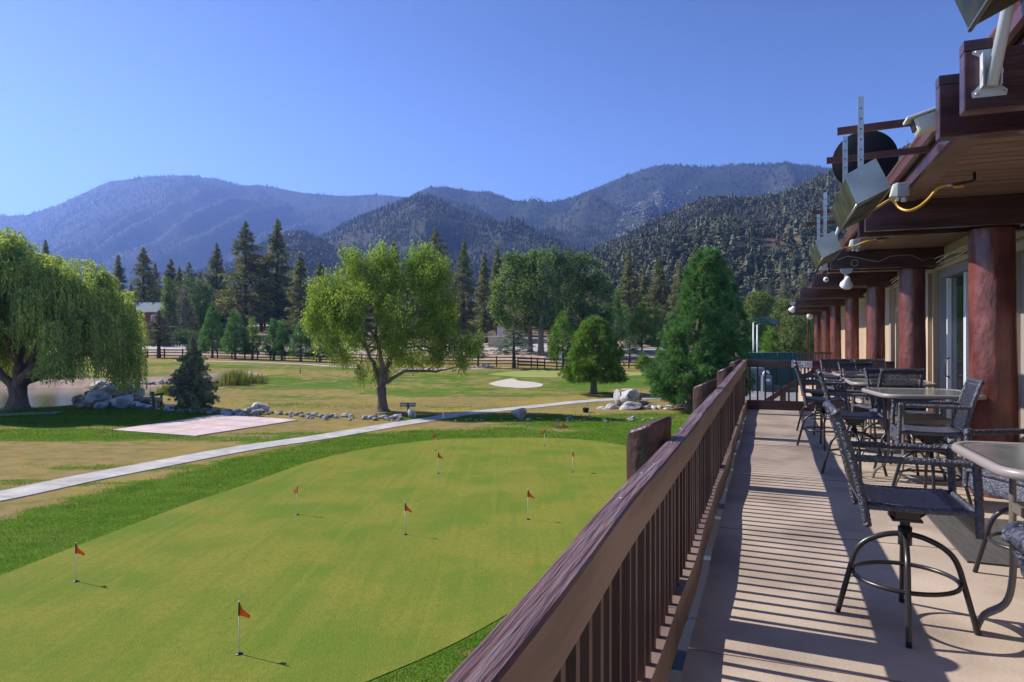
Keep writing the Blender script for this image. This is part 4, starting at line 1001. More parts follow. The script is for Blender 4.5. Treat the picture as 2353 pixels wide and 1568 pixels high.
pile(L1, 0, 735.4, kx, 44.0, 940, 'boulder pile by the pond', {0: 'big pale boulder at the left front of the pile by the pond', 1: 'large pale boulder high in the middle of the pile by the pond', 3: 'tan boulder at the top right of the pile by the pond', 6: 'upright grey boulder at the right shoulder of the pile by the pond', 7: 'big bluish white boulder at the front middle of the pile by the pond', 14: 'long flat dark boulder at the right end of the pile by the pond', 18: 'dark flat stone on the very top of the pile by the pond'},
     'grey stone heaped in the boulder pile by the pond', .16)
L2 = [(1118, 1258, 66, 112, 'rock'), (1192, 1268, 138, 122, 'rock'), (1195, 1214, 110, 44, 'rock3'), (1262, 1255, 56, 62, 'rock3'), (1202, 1335, 162, 92, 'rock'), (1072, 1335, 100, 72, 'rock'), (1300, 1300, 72, 44, 'rock3'), (1322, 1350, 84, 66, 'rock3'), (1280, 1368, 70, 32, 'rock'),
      (1382, 1350, 64, 66, 'rock2'), (1425, 1340, 54, 54, 'rock'), (1470, 1356, 90, 46, 'rock2'), (1590, 1308, 70, 50, 'rock'), (1495, 1330, 62, 32, 'rock'), (1542, 1355, 52, 30, 'rock'), (1602, 1345, 74, 36, 'rock'), (1545, 1326, 34, 26, 'rock'), (948, 1360, 74, 34, 'rock'), (992, 1340, 74, 32, 'rock'), (928, 1376, 60, 24, 'rock'), (1022, 1356, 66, 44, 'rock'),
      (980, 1402, 44, 40, 'rock3'), (1048, 1394, 36, 34, 'rock'), (1064, 1418, 48, 20, 'rock'), (1096, 1376, 30, 24, 'rock'), (1125, 1400, 36, 20, 'rock'), (1172, 1396, 54, 30, 'rock3'), (1220, 1392, 50, 30, 'rock'), (1650, 1340, 60, 60, 'rock3'), (1240, 1390, 30, 20, 'rock')]
pile(L2, 1072.4, 520.9, kx, 42.6, 966, 'boulder pile by the sequoia', {0: 'upright boulder at the left of the pile near the sequoia', 1: 'largest boulder standing in the middle of the pile near the sequoia', 2: 'dark capstone on top of the pile near the sequoia', 4: 'wide low boulder lying at the foot of the pile near the sequoia', 5: 'rounded boulder at the left foot of the pile near the sequoia', 12: 'boulder under the sequoia trunk at the right end of the pile'},
     'grey stone lying around the boulder pile near the sequoia', .10)
def gr(u, v, w, h, label, m_='rock', name='boulder', cat='boulder', group=None, me=None):
    p = ground_at(u, v); s = p.y/F; p.z += h*s*.38; return rock_ob(p, w*s, w*s*.8, h*s*1.1, m_, label, group, me, cat, name)
gr(1192, 962, 37, 26, 'single grey boulder sitting in the lawn between the path and the putting green')
gr(599, 948, 40, 26, 'rounded pale boulder at the right corner of the pink slab', 'rock')
gr(572, 951, 24, 16, 'smaller boulder leaning on the rounded pale one by the pink slab', 'rock')
gr(592, 953, 26, 14, 'low boulder in front of the rounded pale one by the pink slab', 'rock')
gr(497, 950, 22, 16, 'brown boulder right of the spruce trunk', 'rock3')
gr(946, 962, 22, 24, 'slanting pointed boulder under the wooden path sign', 'rock2')
gr(913, 964, 20, 14, 'blue grey boulder left of the path sign', 'rock2')
gr(390, 941, 22, 12, 'bluish stone left of the spruce', 'rock2')
gr(563, 877, 24, 10, 'pale stone at the reed end of the pond', 'rock')
gr(370, 882, 14, 10, 'pale stone on the far bank of the pond', 'rock')
gr(394, 882, 12, 8, 'small pale stone on the far bank of the pond', 'rock')
gr(1110, 842, 11, 7, 'small boulder by the far fence, left of a pair', 'rock')
gr(1120, 842, 10, 7, 'small boulder by the far fence, right of a pair', 'rock')
random.seed(3)
edge = curve_pts([(505, 949), (540, 953), (620, 952), (700, 957), (780, 960), (860, 962), (925, 966)], 4)
eg = 'small stones edging the lawn behind the pink slab'
for i in range(120):
    k = random.uniform(0, len(edge)-1.01); a = edge[int(k)]*(1-k % 1)+edge[int(k)+1]*(k % 1)
    w = random.uniform(6, 16)*(1 if random.random() < .85 else 1.5)
    gr(a[0]+random.gauss(0, 2), a[1]+random.gauss(0, 2.6), w, w*random.uniform(.45, .7), 'small grey stone in the row edging the lawn behind the pink slab', random.choice(['rock', 'rock', 'rock2', 'rock3']), 'stone', 'stone', eg, random.choice(RS))
eg2 = 'small stones lining the path below the boulder piles'
for i in range(46):
    u = random.uniform(1025, 1500); v = 967+random.gauss(0, 2)-(u-1100)*.003; w = random.uniform(5, 13)
    gr(u, v, w, w*.55, 'small grey stone in the loose line between the path and the putting green', random.choice(['rock', 'rock3']), 'stone', 'stone', eg2, random.choice(RS))
eg3 = 'stones along the far bank of the pond'
for i in range(50):
    u = random.uniform(240, 470); v = 882.5+random.gauss(0, 1.1); w = random.uniform(5, 11)
    gr(u, v, w, w*.6, 'stone in the band of stones along the far bank of the pond', random.choice(['rock', 'rock3']), 'stone', 'stone', eg3, random.choice(RS))
for i in range(44):
    u = random.uniform(380, 500); v = 943+(u-380)*.05+random.gauss(0, 1.4); w = random.uniform(7, 14)
    gr(u, v, w, w*.55, 'pale stone in the band of stones behind the spruce trunk', random.choice(['rock', 'rock2']), 'stone', 'stone', 'stones behind the spruce', random.choice(RS))
for i in range(34):
    u = random.uniform(1060, 1140); v = 848-(u-1060)*.05+random.gauss(0, 1); w = random.uniform(4, 7)
    gr(u, v, w, w*.7, 'stone in the rubble bank at the foot of the far fence', random.choice(['rock', 'rock3']), 'stone', 'stone', 'rubble by the far fence', random.choice(RS))

# ================================================================ GOLF AND PARK THINGS
fl = []
def flag(u, vb, vt, ang, label, droop):
    b = ground_at(u, vb); b.z += .014; h = (vb-vt)/F*b.y
    t = thing('golf_flag', label, 'golf flag', b, group='flags on the putting green')
    mb = MB(); mb.tube([(0, 0, 0), (0, 0, h)], .0075, 8); mb.tube([(0, 0, h), (0, 0, h+.015)], .010, 8); mb.build('pole', M['white'], t)
    mb = MB(); mb.tube([(0, 0, .001), (0, 0, .006)], .055, 20); mb.tube([(0, 0, .006), (0, 0, .02)], .02, 10); mb.build('cup', M['black'], t)
    mb = MB(); mb.tube([(0, 0, h-.20), (0, 0, h+.002)], .0095, 8); mb.build('sleeve', M['black'], t)
    V = []; n = 9; k = 6; c, s = math.cos(ang), math.sin(ang)
    for i in range(n):
        f = i/(n-1)
        for j in range(k):
            g = j/(k-1); wid = .17*(1-abs(f-droop)*.95)
            x = g*wid; z = h-.19*f-g*.045*(1-f)-(.05*g*g); y = .018*math.sin(g*6+f*3)*g
            V.append((x*c-y*s, x*s+y*c, z))
    mb = MB(); mb.add(V, [[i*k+j, (i+1)*k+j, (i+1)*k+j+1, i*k+j+1] for i in range(n-1) for j in range(k-1)], True)
    o = mb.build('flag_cloth', M['flag'], t); m = o.modifiers.new('t', 'SOLIDIFY'); m.thickness = .002
for a in [(549, 1505, 1386, -.1, 'orange practice flag nearest the viewer at the bottom of the putting green', .75), (174, 1338, 1250, 0, 'orange practice flag furthest left on the putting green', .8), (683, 1184, 1117, 2.4, 'orange practice flag left of the middle of the putting green, cloth hanging both ways', .6),
          (931, 1230, 1156, -.2, 'orange practice flag in the middle of the putting green', .8), (1213, 1195, 1126, -.15, 'orange practice flag nearest the terrace post', .8), (1007, 1089, 1040, -.3, 'orange practice flag just below another one at the far left edge', .7),
          (1000, 1036, 996, 2.9, 'orange practice flag at the far left edge of the putting green, above another one', .6), (1316, 1086, 1037, 1.0, 'orange practice flag at the right side of the putting green', .6), (1251, 1025, 986, 2.6, 'orange practice flag furthest away at the back edge of the putting green', .6)]: flag(*a)
b = ground_at(1291, 850); t = thing('golf_flag', 'tall white flagstick with white flag on the far green', 'golf flag', b)
mb = MB(); mb.tube([(0, 0, 0), (0, 0, 2.1)], .03, 8); mb.build('pole', M['white'], t)
mb = MB(); mb.add([(0, 0, 2.1), (0, 0, 1.6), (-.16, .03, 1.35), (-.36, 0, 1.45), (-.28, -.02, 1.8)], [[0, 1, 2, 3, 4]]); o = mb.build('flag_cloth', M['flagwhite'], t); o.modifiers.new('t', 'SOLIDIFY').thickness = .01

def text(s, size, mat_, parent, loc, rot, ext=.001, name='lettering', align='CENTER', bold=0):
    cu = bpy.data.curves.new(name, 'FONT'); cu.body = s; cu.size = size; cu.extrude = ext; cu.align_x = align; cu.align_y = 'CENTER'; cu.offset = bold
    o = bpy.data.objects.new(name, cu); COL.objects.link(o)
    dg = bpy.context.evaluated_depsgraph_get(); me = bpy.data.meshes.new_from_object(o.evaluated_get(dg))
    bpy.data.objects.remove(o); bpy.data.curves.remove(cu)
    me.materials.clear(); o = link(name, me, parent, mat_); o.location = loc; o.rotation_euler = rot; return o
# path sign
b = ground_at(938, 956); t = thing('path_sign', 'small dark green T shaped sign with white letters beside the path', 'sign', b)
mb = MB(); mb.box(-.055, .055, -.05, .05, -.1, .72); mb.build('post', M['dgreen'], t)
mb = MB(); mb.box(-.46, .46, -.085, -.051, .56, .78); bd = mb.build('board', M['dgreen'], t)
text('HARD', .15, M['signwhite'], bd, (-.27, -.088, .67), (R(90), 0, 0), bold=.004); text('PATH', .15, M['signwhite'], bd, (.27, -.088, .67), (R(90), 0, 0), bold=.004)
# tee marker post and sign by the pond
b = ground_at(350, 942); t = thing('marker_post', 'dark green square post with pale letters down its face by the rock pile', 'post', b)
mb = MB(); mb.box(-.10, .10, -.10, .10, -.1, 1.15); mb.build('post', M['dgreen'], t, bevel=.01)
for i, ch in enumerate('1SNN'): text(ch, .15, M['signwhite'], t, (-.03, -.104, .88-i*.2), (R(90), 0, 0), bold=.006, name='letter')
b = ground_at(371, 932); t = thing('path_sign', 'thin dark green T shaped sign between the marker post and the spruce', 'sign', b)
mb = MB(); mb.box(-.06, .06, -.05, .05, -.1, .72); mb.build('post', M['dgreen'], t)
mb = MB(); mb.box(-.30, .30, -.085, -.051, .68, .84); o = mb.build('board', M['dgreen'], t); o.rotation_euler = (0, R(-8), 0)
b = ground_at(359, 941); m_ = MB(); m_.box(-.02, .02, -.02, .02, -.05, .5); m_.box(-.1, .22, -.06, .06, 0, .05); single('boot_brush', m_, M['white'], 'white upright stick on a flat base between the marker post and the thin sign', 'post', loc=b)
b = ground_at(1019, 963); m_ = MB(); m_.tube([(0, 0, -.1), (0, 0, .40), (0, 0, .43)], [.048, .048, .03], 12); single('marker_stake', m_, M['white'], 'short white stake standing at the edge of the path', 'stake', loc=b)
b = ground_at(1346, 948); m_ = MB(); m_.lathe([(.16, 0), (.20, .25), (.22, .26), (.22, .29), (.17, .29), (.15, .1)], 18); single('bucket', m_, M['black'], 'black bucket standing on the grass left of the boulder pile', 'bucket', loc=b)
# straw clump
rng = np.random.default_rng(4); b = ground_at(1287, 982); n = 500; r_ = np.sqrt(rng.random(n)); a = rng.uniform(0, 6.28, n)
P = np.stack([r_*np.cos(a)*.42, r_*np.sin(a)*.25, .16*(1-r_**2)-.02], 1); Vv, Fc = blades(P, rng.normal(size=(n, 3))*[1, 1, .35], .2, .02)
o = link('straw_heap', npmesh('straw_heap', Vv, Fc), None, M['straw']); o.location = b; tagp(o, 'low heap of dry cut grass at the back edge of the putting green', 'heap')
for (u, v) in ((690, 858), (890, 856)):
    b = ground_at(u, v); m_ = MB(); m_.box(-.04, .04, -.04, .04, -.1, .45); single('yardage_stake', m_, M['bark'], 'tiny brown stake on the far fairway, %s' % ('left one' if u < 700 else 'right one by the curly willow'), 'stake', loc=b)
# ranch fence
def ranch(pxs, label, step=2.4, h=1.25):
    W = curve_pts([tuple(ground_at(u, v))[:2] for u, v in pxs], 12)
    acc = [W[0]]; pts = [W[0]]; d = 0
    for a, b_ in zip(W[:-1], W[1:]):
        L = np.hypot(*(b_-a)); 
        while d+L >= step: a = a+(b_-a)*((step-d)/L); L = np.hypot(*(b_-a)); pts.append(a); d = 0
        d += L
    b0 = pts[0]; t = thing('ranch_fence', label, 'fence', (b0[0], b0[1], float(G(*b0))))
    P = [Vector((p[0]-b0[0], p[1]-b0[1], float(G(p[0], p[1]))-float(G(*b0)))) for p in pts]
    for p in P:
        m_ = MB(); m_.box(p.x-.075, p.x+.075, p.y-.075, p.y+.075, p.z-.2, p.z+h+.05); m_.build('post', M['fence'], t)
    for z in (.35, .75, 1.15):
        m_ = MB()
        for a, b_ in zip(P[:-1], P[1:]): m_.bar(a+Vector((0, 0, z)), b_+Vector((0, 0, z)), .05, .13)
        m_.build('rail', M['fence'], t)
ranch([(-60, 822), (200, 822), (345, 823), (500, 824), (640, 829), (760, 833), (900, 839), (1000, 843), (1100, 843), (1190, 843), (1255, 847)], 'long red brown three rail ranch fence running along the far side of the lawn')
ranch([(1190, 846), (1260, 848), (1330, 850), (1420, 847), (1500, 846), (1600, 846)], 'red brown three rail fence at right behind the far green and the sapling')
# cabin
b = Vector(ground_at(330, 778)); Yc = 152; X = (341-UC)/F*Yc; b = Vector((X, Yc, float(G(X, Yc, False)))); t = thing('cabin', 'dark red cabin with grey roof half hidden by the weeping willow', 'house', b)
s = Yc/F; zt = H+(VH-695)*s-b.z; ze = H+(VH-716)*s-b.z
mb = MB(); mb.box(-5, 4.0, 0, 6, -1, ze); mb.add([(4.0, 0, ze), (4.0, 6, ze), (4.0, 3, zt)], [[0, 1, 2]]); mb.build('wall', M['redwall'], t)
mb = MB(); mb.add([(-5.4, -.4, ze-.25), (4.3, -.4, ze-.25), (4.3, 3, zt), (-5.4, 3, zt), (4.3, 6.4, ze-.25), (-5.4, 6.4, ze-.25), (-5.4, -.4, ze-.1), (4.3, -.4, ze-.1), (4.3, 3, zt+.15), (-5.4, 3, zt+.15), (4.3, 6.4, ze-.1), (-5.4, 6.4, ze-.1)],
  [[0, 1, 2, 3], [3, 2, 4, 5], [6, 9, 8, 7], [9, 11, 10, 8], [0, 6, 7, 1], [1, 7, 8, 2], [2, 8, 10, 4], [5, 4, 10, 11], [0, 3, 9, 6], [3, 5, 11, 9]]); mb.build('roof', M['roofgrey'], t)
mb = MB(); mb.box(.6, 1.9, -.06, -.02, ze-2.3, ze-.8); o = mb.build('window', M['white'], t); mb = MB(); mb.box(.75, 1.75, -.09, -.065, ze-2.15, ze-.95); mb.build('pane', M['glassdark'], o)
# beige sheds behind the pine
def shed(u0, u1, v0, v1, Y, label, wall, roof, gable=None, dep=5):
    X0 = (u0-UC)/F*Y; X1 = (u1-UC)/F*Y; z0 = float(G(X0, Y, False)); h = H+(VH-v0)/F*Y-z0
    t = thing('shed', label, 'shed', ((X0+X1)/2, Y, z0)); w = (X1-X0)/2
    mb = MB(); mb.box(-w, w, 0, dep, -.5, h-.3); mb.build('wall', wall, t)
    mb = MB(); mb.box(-w-.25, w+.25, -.3, dep+.3, h-.298, h-.08); mb.build('roof', roof, t)
    mb = MB(); mb.box(-w*.2-.5, -w*.2+.5, -.05, -.004, 0, 2.0); mb.build('door', M['trimtan'], t)
shed(1122, 1200, 771, 800, 134, 'low cream shed with a white roof edge behind the spreading pine', M['trimtan'], M['white'])
shed(1142, 1190, 748, 775, 150, 'taller pinkish tan building behind the cream shed', M['pink'], M['fascia'], dep=7)
shed(1262, 1285, 773, 790, 150, 'small tan shed seen between the cottonwood trunks', M['siding'], M['pink'])
shed(1088, 1118, 700, 735, 175, 'tan house hidden behind the slender tall pine', M['siding'], M['fascia'], dep=7)
# far houses on the slope
def on_ridge(rd, u, v):
    r = np.linspace(.02, 1, 400); X, Y, Z = rd.pos(np.full(400, float(u)), r); k = int(np.argmin(np.abs(VH-(Z-H)*F/Y-v))); return Vector((X[k], Y[k], Z[k]))
for i, (u, v, w) in enumerate([(585, 595, 3), (740, 602, 2.5), (583, 613, 2.5), (1535, 655, 3)]):
    pass
for (u, v, Y, lab) in ((575, 606, 1150, 'tiny tan roofed house on the hazy slope, upper one at left'), (738, 611, 1100, 'tiny pale roofed house on the hazy slope just right of the first')):
    b = on_ridge(rA2 if u < 600 else rH, u, v); t = thing('house', lab, 'house', b); mb = MB(); mb.box(-5, 5, 0, 6, -4, 1.2); mb.build('wall', M['siding'], t)
    mb = MB(); mb.add([(-6, -1, 1.2), (6, -1, 1.2), (6, 7, 1.2), (-6, 7, 1.2), (-6, 3, 3), (6, 3, 3)], [[0, 1, 5, 4], [3, 4, 5, 2], [0, 4, 3], [1, 2, 5], [0, 3, 2, 1]]); mb.build('roof', M['pink'], t)
# playground
b = ground_at(1424, 789); Yp = b.y; s = Yp/F; t = thing('play_structure', 'playground frame with a blue pyramid canopy, red posts and a pale slide', 'playground', b)
zt = (789-745)*s; ze = (789-752)*s
mb = MB(); w = 2.1
mb.add([(-w, -w, ze), (w, -w, ze), (w, w, ze), (-w, w, ze), (0, 0, zt)], [[0, 1, 4], [1, 2, 4], [2, 3, 4], [3, 0, 4], [3, 2, 1, 0]]); mb.build('canopy', M['bluecanopy'], t)
for x, y in ((-1.1, -1.1), (1.1, -1.1), (1.1, 1.1), (-1.1, 1.1)): mb = MB(); mb.tube([(x, y, -.2), (x, y, ze+.1)], .09, 8); mb.build('post', M['redpole'], t)
mb = MB(); mb.box(-1.2, 1.2, -1.2, 1.2, 1.35, 1.45); mb.build('platform', M['redpole'], t)
mb = MB(); mb.box(-1.25, -.2, -1.3, -1.24, 1.45, 2.3); mb.build('panel', M['redpole'], t)
mb = MB(); pts = [(1.2, -1.2, 1.5), (1.7, -1.3, 1.2), (2.2, -1.35, .7), (2.8, -1.4, .35), (3.3, -1.4, .3)]; mb.tube(pts, .3, 8, flat=(1, .35)); mb.build('slide', M['teal'], t)
for i, u in enumerate((1417, 1434, 1449)):
    b = ground_at(u, 796); mb = MB(); 
    for q in range(3): mb.tube([(1.1*math.cos(a), q*.35, 1.1*math.sin(a)) for a in np.linspace(0, math.pi, 12)], .07, 6)
    single('climbing_hoops', mb, M['teal'], ['pale half round climbing hoops at the playground edge, left set', 'pale half round climbing hoops at the playground edge, middle set', 'pale half round climbing hoops at the playground edge, right set'][i], 'hoops', 'half round hoops by the playground', b)
# tennis court screens, teal frames, cabinets
def wpt(u, Y, z=None): X = (u-UC)/F*Y; return Vector((X, Y, float(G(X, Y, False)) if z is None else z))
def screenf(u0, Y0, u1, Y1, h, n, label):
    a = wpt(u0, Y0); c = wpt(u1, Y1); t = thing('windscreen_fence', label, 'fence', a); d = c-a; d.z = 0
    for i in range(n+1):
        p = d*(i/n); mb = MB(); mb.tube([(p.x, p.y, -.2), (p.x, p.y, h+.08)], .05, 8); mb.build('post', M['teal'], t)
    q = Vector((0, .06, 0)); mb = MB(); mb.bar(q+Vector((0, 0, h/2+.1)), q+d+Vector((0, 0, h/2+.1)), .02, h-.25); mb.build('screen', M['netgreen'], t)
    mb = MB(); mb.tube([(0, 0, h), (d.x, d.y, h)], .04, 8); mb.build('top_rail', M['teal'], t)
screenf(1716, 61, 2000, 60.5, 3.15, 8, 'nearer dark green windscreen fence of the tennis court with teal posts')
screenf(1720, 84, 2060, 83, 4.5, 8, 'further dark green windscreen fence showing just above the nearer one')
tg = 'teal steel frames at the tennis court'
for i, (u, v, w_, Y) in enumerate([(1718, 736, 2.2, 68), (1731, 742, 2.4, 66), (1740, 747, 2.0, 64)]):
    b = wpt(u, Y, 0); z = H+(VH-v)/F*Y; t = thing('teal_frame', ['teal steel frame with a flat head panel behind the big sequoia, the tallest of three', 'middle teal steel frame with a flat head panel above the tennis screen', 'rightmost and lowest of the three teal steel frames above the tennis screen'][i], 'frame', b, group=tg)
    mb = MB(); mb.tube([(0, 0, -.2), (0, 0, z)], .06, 8); mb.build('post', M['white'] if i else M['teal'], t)
    mb = MB(); mb.tube([(0, 0, z), (w_*.6, 0, z+.25)], .06, 8); mb.build('arm', M['teal'], t)
    mb = MB(); mb.box(w_*.6, w_*.6+1.0, -.03, .03, z+.10, z+.32); mb.build('head_panel', M['teal'], t)
b = wpt(1735.5, 58.5, .05); t = thing('portable_toilet', 'blue grey portable toilet seen between the end railing balusters', 'portable toilet', b)
mb = MB(); mb.box(-.57, .57, -.57, .57, 0, 1.75); mb.build('cabin', M['porta'], t, bevel=.04)
mb = MB(); mb.box(-.60, .60, -.60, .60, 1.752, 1.98); mb.build('roof', M['porta'], t, bevel=.05)
mb = MB(); mb.box(-.40, .40, -.595, -.572, .12, 1.65); o = mb.build('door', M['porta2'], t, bevel=.01); mb = MB(); mb.box(.25, .33, -.63, -.596, .75, .9); mb.build('handle', M['white'], o)
b = wpt(1760, 57.5, .05); t = thing('utility_cabinet', 'grey metal cabinet with a white fitting on top right of the portable toilet', 'cabinet', b)
mb = MB(); mb.box(-.38, .38, -.35, .35, 0, 1.35); mb.build('body', M['porta2'], t, bevel=.02)
mb = MB(); mb.box(-.2, .2, -.375, -.352, .88, 1.08); mb.build('notice', M['white'], t)
mb = MB(); mb.tube([(-.2, 0, 1.352), (-.2, 0, 1.55), (-.1, 0, 1.68), (.15, 0, 1.68), (.25, 0, 1.5)], .09, 8); mb.build('pipe', M['white'], t)
b = wpt(1800, 57, .04); m_ = MB(); m_.box(-1.6, 1.9, -.2, .2, 0, .28); m_.box(-1.6, 1.9, -.14, .14, .32, .6); single('low_barrier', m_, M['dgreen'], 'low dark double barrier board on the asphalt right of the cabinet', 'barrier', loc=b)
# bird on a railing post comes with the terrace
# ================================================================ TERRACE (deck frame: x across, y along, z above floor)
ROT = (0, 0, -AL)
def dthing(name, label, cat, s, t, h=0, group=None, rz=0): return thing(name, label, cat, D(s, t, h), (0, 0, -AL+rz), group)
def dframe(name, label, cat, group=None): return thing(name, label, cat, (0, 0, DK), ROT, group)
T_END = 16.15; WS_ = 2.49
def s_in(t): return -.448-(t-2)*.0045
def h_top(t): return 1.02+(t-2)*.0057
def s_edge(t): return -.385-(t-2)*.0075
# floor
mb = MB()
n = 30; ts = [-3+(T_END+3)*i/n for i in range(n+1)]
vs = []
for t in ts:
    e = s_edge(t)+.006*math.sin(t*3.1); vs += [(e, t, 0), (2.5, t, 0), (2.5, t, -.16), (e, t, -.16)]
fs = []
for i in range(n):
    a = i*4; b = a+4
    for k in range(4): fs.append([a+k, a+(k+1) % 4, b+(k+1) % 4, b+k])
fs += [[0, 1, 2, 3], [n*4+3, n*4+2, n*4+1, n*4]]
mb.add(vs, fs); o = mb.build('deck', M['deck']); o.location = (0, 0, DK); o.rotation_euler = ROT; struct(o)
mb = MB()
for t in (1.2, 3.6, 6.0, 8.4, 10.8, 13.2): mb.box(s_edge(t)+.01, WS_, t, t+.007, .0005, .0035)
o = mb.build('deck_seam', M['fascia']); o.location = (0, 0, DK); o.rotation_euler = ROT; struct(o)
mb = MB(); mb.box(1.25, 2.5, 16.4, 40, -.22, -.06); o = mb.build('walkway', M['deck']); o.location = (0, 0, DK); o.rotation_euler = ROT; struct(o)
# ---- railing along the edge
rl = dframe('railing', 'long plum brown timber railing with slim balusters and slanted log posts along the terrace edge', 'railing')
def strip(mb, t0, t1, prof, n=48, wob=.004):
    vs = []; k = len(prof); 
    for i in range(n+1):
        t = t0+(t1-t0)*i/n; w = wob*math.sin(t*1.7)+wob*.6*math.sin(t*4.3+1); z = wob*math.sin(t*2.3+2)
        for (ds, dh, top) in prof: vs.append((s_in(t)+ds+w, t, (h_top(t) if top else 0)+dh+z))
    fs = [[i*k+j, i*k+(j+1) % k, (i+1)*k+(j+1) % k, (i+1)*k+j] for i in range(n) for j in range(k)]
    fs += [list(range(k))[::-1], [n*k+j for j in range(k)]]
    mb.add(vs, fs)
seams = [-.6, 3.62, 7.6, 11.6, 16.2]
for a, b in zip(seams[:-1], seams[1:]):
    mb = MB(); strip(mb, a+.003, b-.003, [(-.088, -.006, 1), (-.080, 0, 1), (-.008, 0, 1), (0, -.008, 1), (0, -.155, 1), (-.088, -.155, 1)])
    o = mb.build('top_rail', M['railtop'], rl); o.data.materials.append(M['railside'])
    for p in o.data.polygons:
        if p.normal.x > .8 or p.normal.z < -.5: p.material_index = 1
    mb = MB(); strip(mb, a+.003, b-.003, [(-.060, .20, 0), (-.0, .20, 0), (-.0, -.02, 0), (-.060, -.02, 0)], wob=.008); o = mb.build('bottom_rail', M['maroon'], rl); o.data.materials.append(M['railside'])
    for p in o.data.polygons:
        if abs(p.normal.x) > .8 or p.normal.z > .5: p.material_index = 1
sp = .1475; k = 0
rest = MB(); cnt = 0
t = .72
while t < 16.1:
    j = random.gauss(0, .003); s0 = s_in(t)-.052+random.gauss(0, .003); M4 = Matrix.Translation((s0, t+j, 0)) @ Matrix.Rotation(random.gauss(0, .03), 4, 'Z')
    if t > 1.05 and cnt < 100:
        mb = MB(); mb.box(-.019, .019, -.019, .019, .195, h_top(t)-.15, M4); mb.build('baluster', M['maroon_v'], rl); cnt += 1
    else: rest.box(-.019, .019, -.019, .019, .195, h_top(t)-.15, M4)
    t += sp
o = rest.build('baluster_row', M['maroon_v'], rl); o['kind'] = 'stuff'
for i, t in enumerate((.25, 3.95, 7.7, 11.5, 15.25)):
    mb = MB(); n = 28; r = .125; s0 = s_in(t)-.088-.115
    vs = []; lev = [-3.1, -2, -1, -.3, .2, .6, .9, 1.0]
    for z in lev:
        for j in range(n):
            a = 2*math.pi*j/n; rr = r*(1+.04*math.sin(a*3+i+z*2)); vs.append((s0+rr*math.cos(a), t+rr*math.sin(a), z))
    for j in range(n):
        a = 2*math.pi*j/n; rr = r*(1+.04*math.sin(a*3+i)); x = rr*math.cos(a); vs.append((s0+x, t+rr*math.sin(a), 1.095+x*.40))
    for j in range(n):
        a = 2*math.pi*j/n; x = r*.93*math.cos(a); vs.append((s0+x, t+r*.93*math.sin(a), 1.107+x*.40))
    nl = len(lev)+2; fs = [[q*n+j, q*n+(j+1) % n, (q+1)*n+(j+1) % n, (q+1)*n+j] for q in range(nl-1) for j in range(n)]
    body = [f for f in fs if max(f) < (nl-1)*n]; mb.add(vs[:(nl-1)*n], body, True)
    mb.add([vs[(nl-2)*n+j] for j in range(n)]+[vs[(nl-1)*n+j] for j in range(n)], [[j, (j+1) % n, n+(j+1) % n, n+j] for j in range(n)]+[[n+j for j in range(n)]])
    mb.build('post', M['lograil'], rl)
for k in range(11):
    t = random.uniform(1.3, 8); mb = MB(); r_ = random.uniform(.003, .008); mb.lathe([(r_, 0), (r_*.7, .0012), (.0005, .002)], 9, Matrix.Translation((s_in(t)-random.uniform(.015, .07), t, h_top(t)+.0035))); mb.build('bird_dropping', M['white'], rl)
mb = MB(); mb.box(-.80, -.30, -3, 16.0, -.95, -.22); o = mb.build('gap_shade_box', M['black'], rl)  # black box added below the deck edge, stands in for shade in the gap
for k in range(13):
    t = .4+k*1.22; mb = MB(); mb.box(s_edge(t)-.11, s_edge(t)-.008, t, t+.035, -.06, -.03); mb.build('bracket', M['white'], rl)
# ---- end railing
er = dframe('end_railing', 'short dark brown railing closing the far end of the terrace', 'railing')
y0 = 16.22
mb = MB(); mb.box(-.52, 2.42, y0, y0+.085, .935, 1.10); mb.build('top_rail', M['maroon'], er, bevel=.006)
mb = MB(); mb.box(-.52, 2.42, y0+.01, y0+.07, -.03, .20); mb.build('bottom_rail', M['maroon'], er, bevel=.005)
x = -.45
while x < 2.4:
    mb = MB(); mb.box(x-.019, x+.019, y0+.02, y0+.06, .203, .932); mb.build('baluster', M['maroon_v'], er); x += .162
# sign plate on end railing
sg_ = dthing('no_smoking_sign', 'small white no smoking sign on the end railing behind the back row of chairs', 'sign', .62, y0-.004, 1.015)
mb = MB(); mb.box(-.205, .075, -.006, 0, -.07, .07); mb.build('plate', M['signwhite'], sg_)
mb = MB(); mb.box(.08, .21, -.006, 0, -.07, .07); pl_ = mb.build('symbol_plate', M['signwhite'], sg_)
text('NO', .06, M['signblack'], sg_, (-.065, -.0075, .028), (R(90), 0, 0), .0008, bold=.002); text('SMOKING', .045, M['signblack'], sg_, (-.065, -.0075, -.035), (R(90), 0, 0), .0008, bold=.0015)
mb = MB(); mb.tube([(.145+.05*math.cos(a), -.009, .05*math.sin(a)) for a in np.linspace(0, 2*math.pi, 28)[:-1]], .0045, 6, closed=True); mb.bar((.11, -.009, .035), (.18, -.009, -.035), .004, .008, up=(0, 1, 0)); mb.build('ban_ring', M['signred'], pl_)
mb = MB(); mb.box(.115, .17, -.009, -.0065, -.005, .005); mb.tube([(.165, -.008, .01), (.17, -.008, .02), (.165, -.008, .03)], .002, 5); mb.build('cigarette', M['signblack'], pl_)
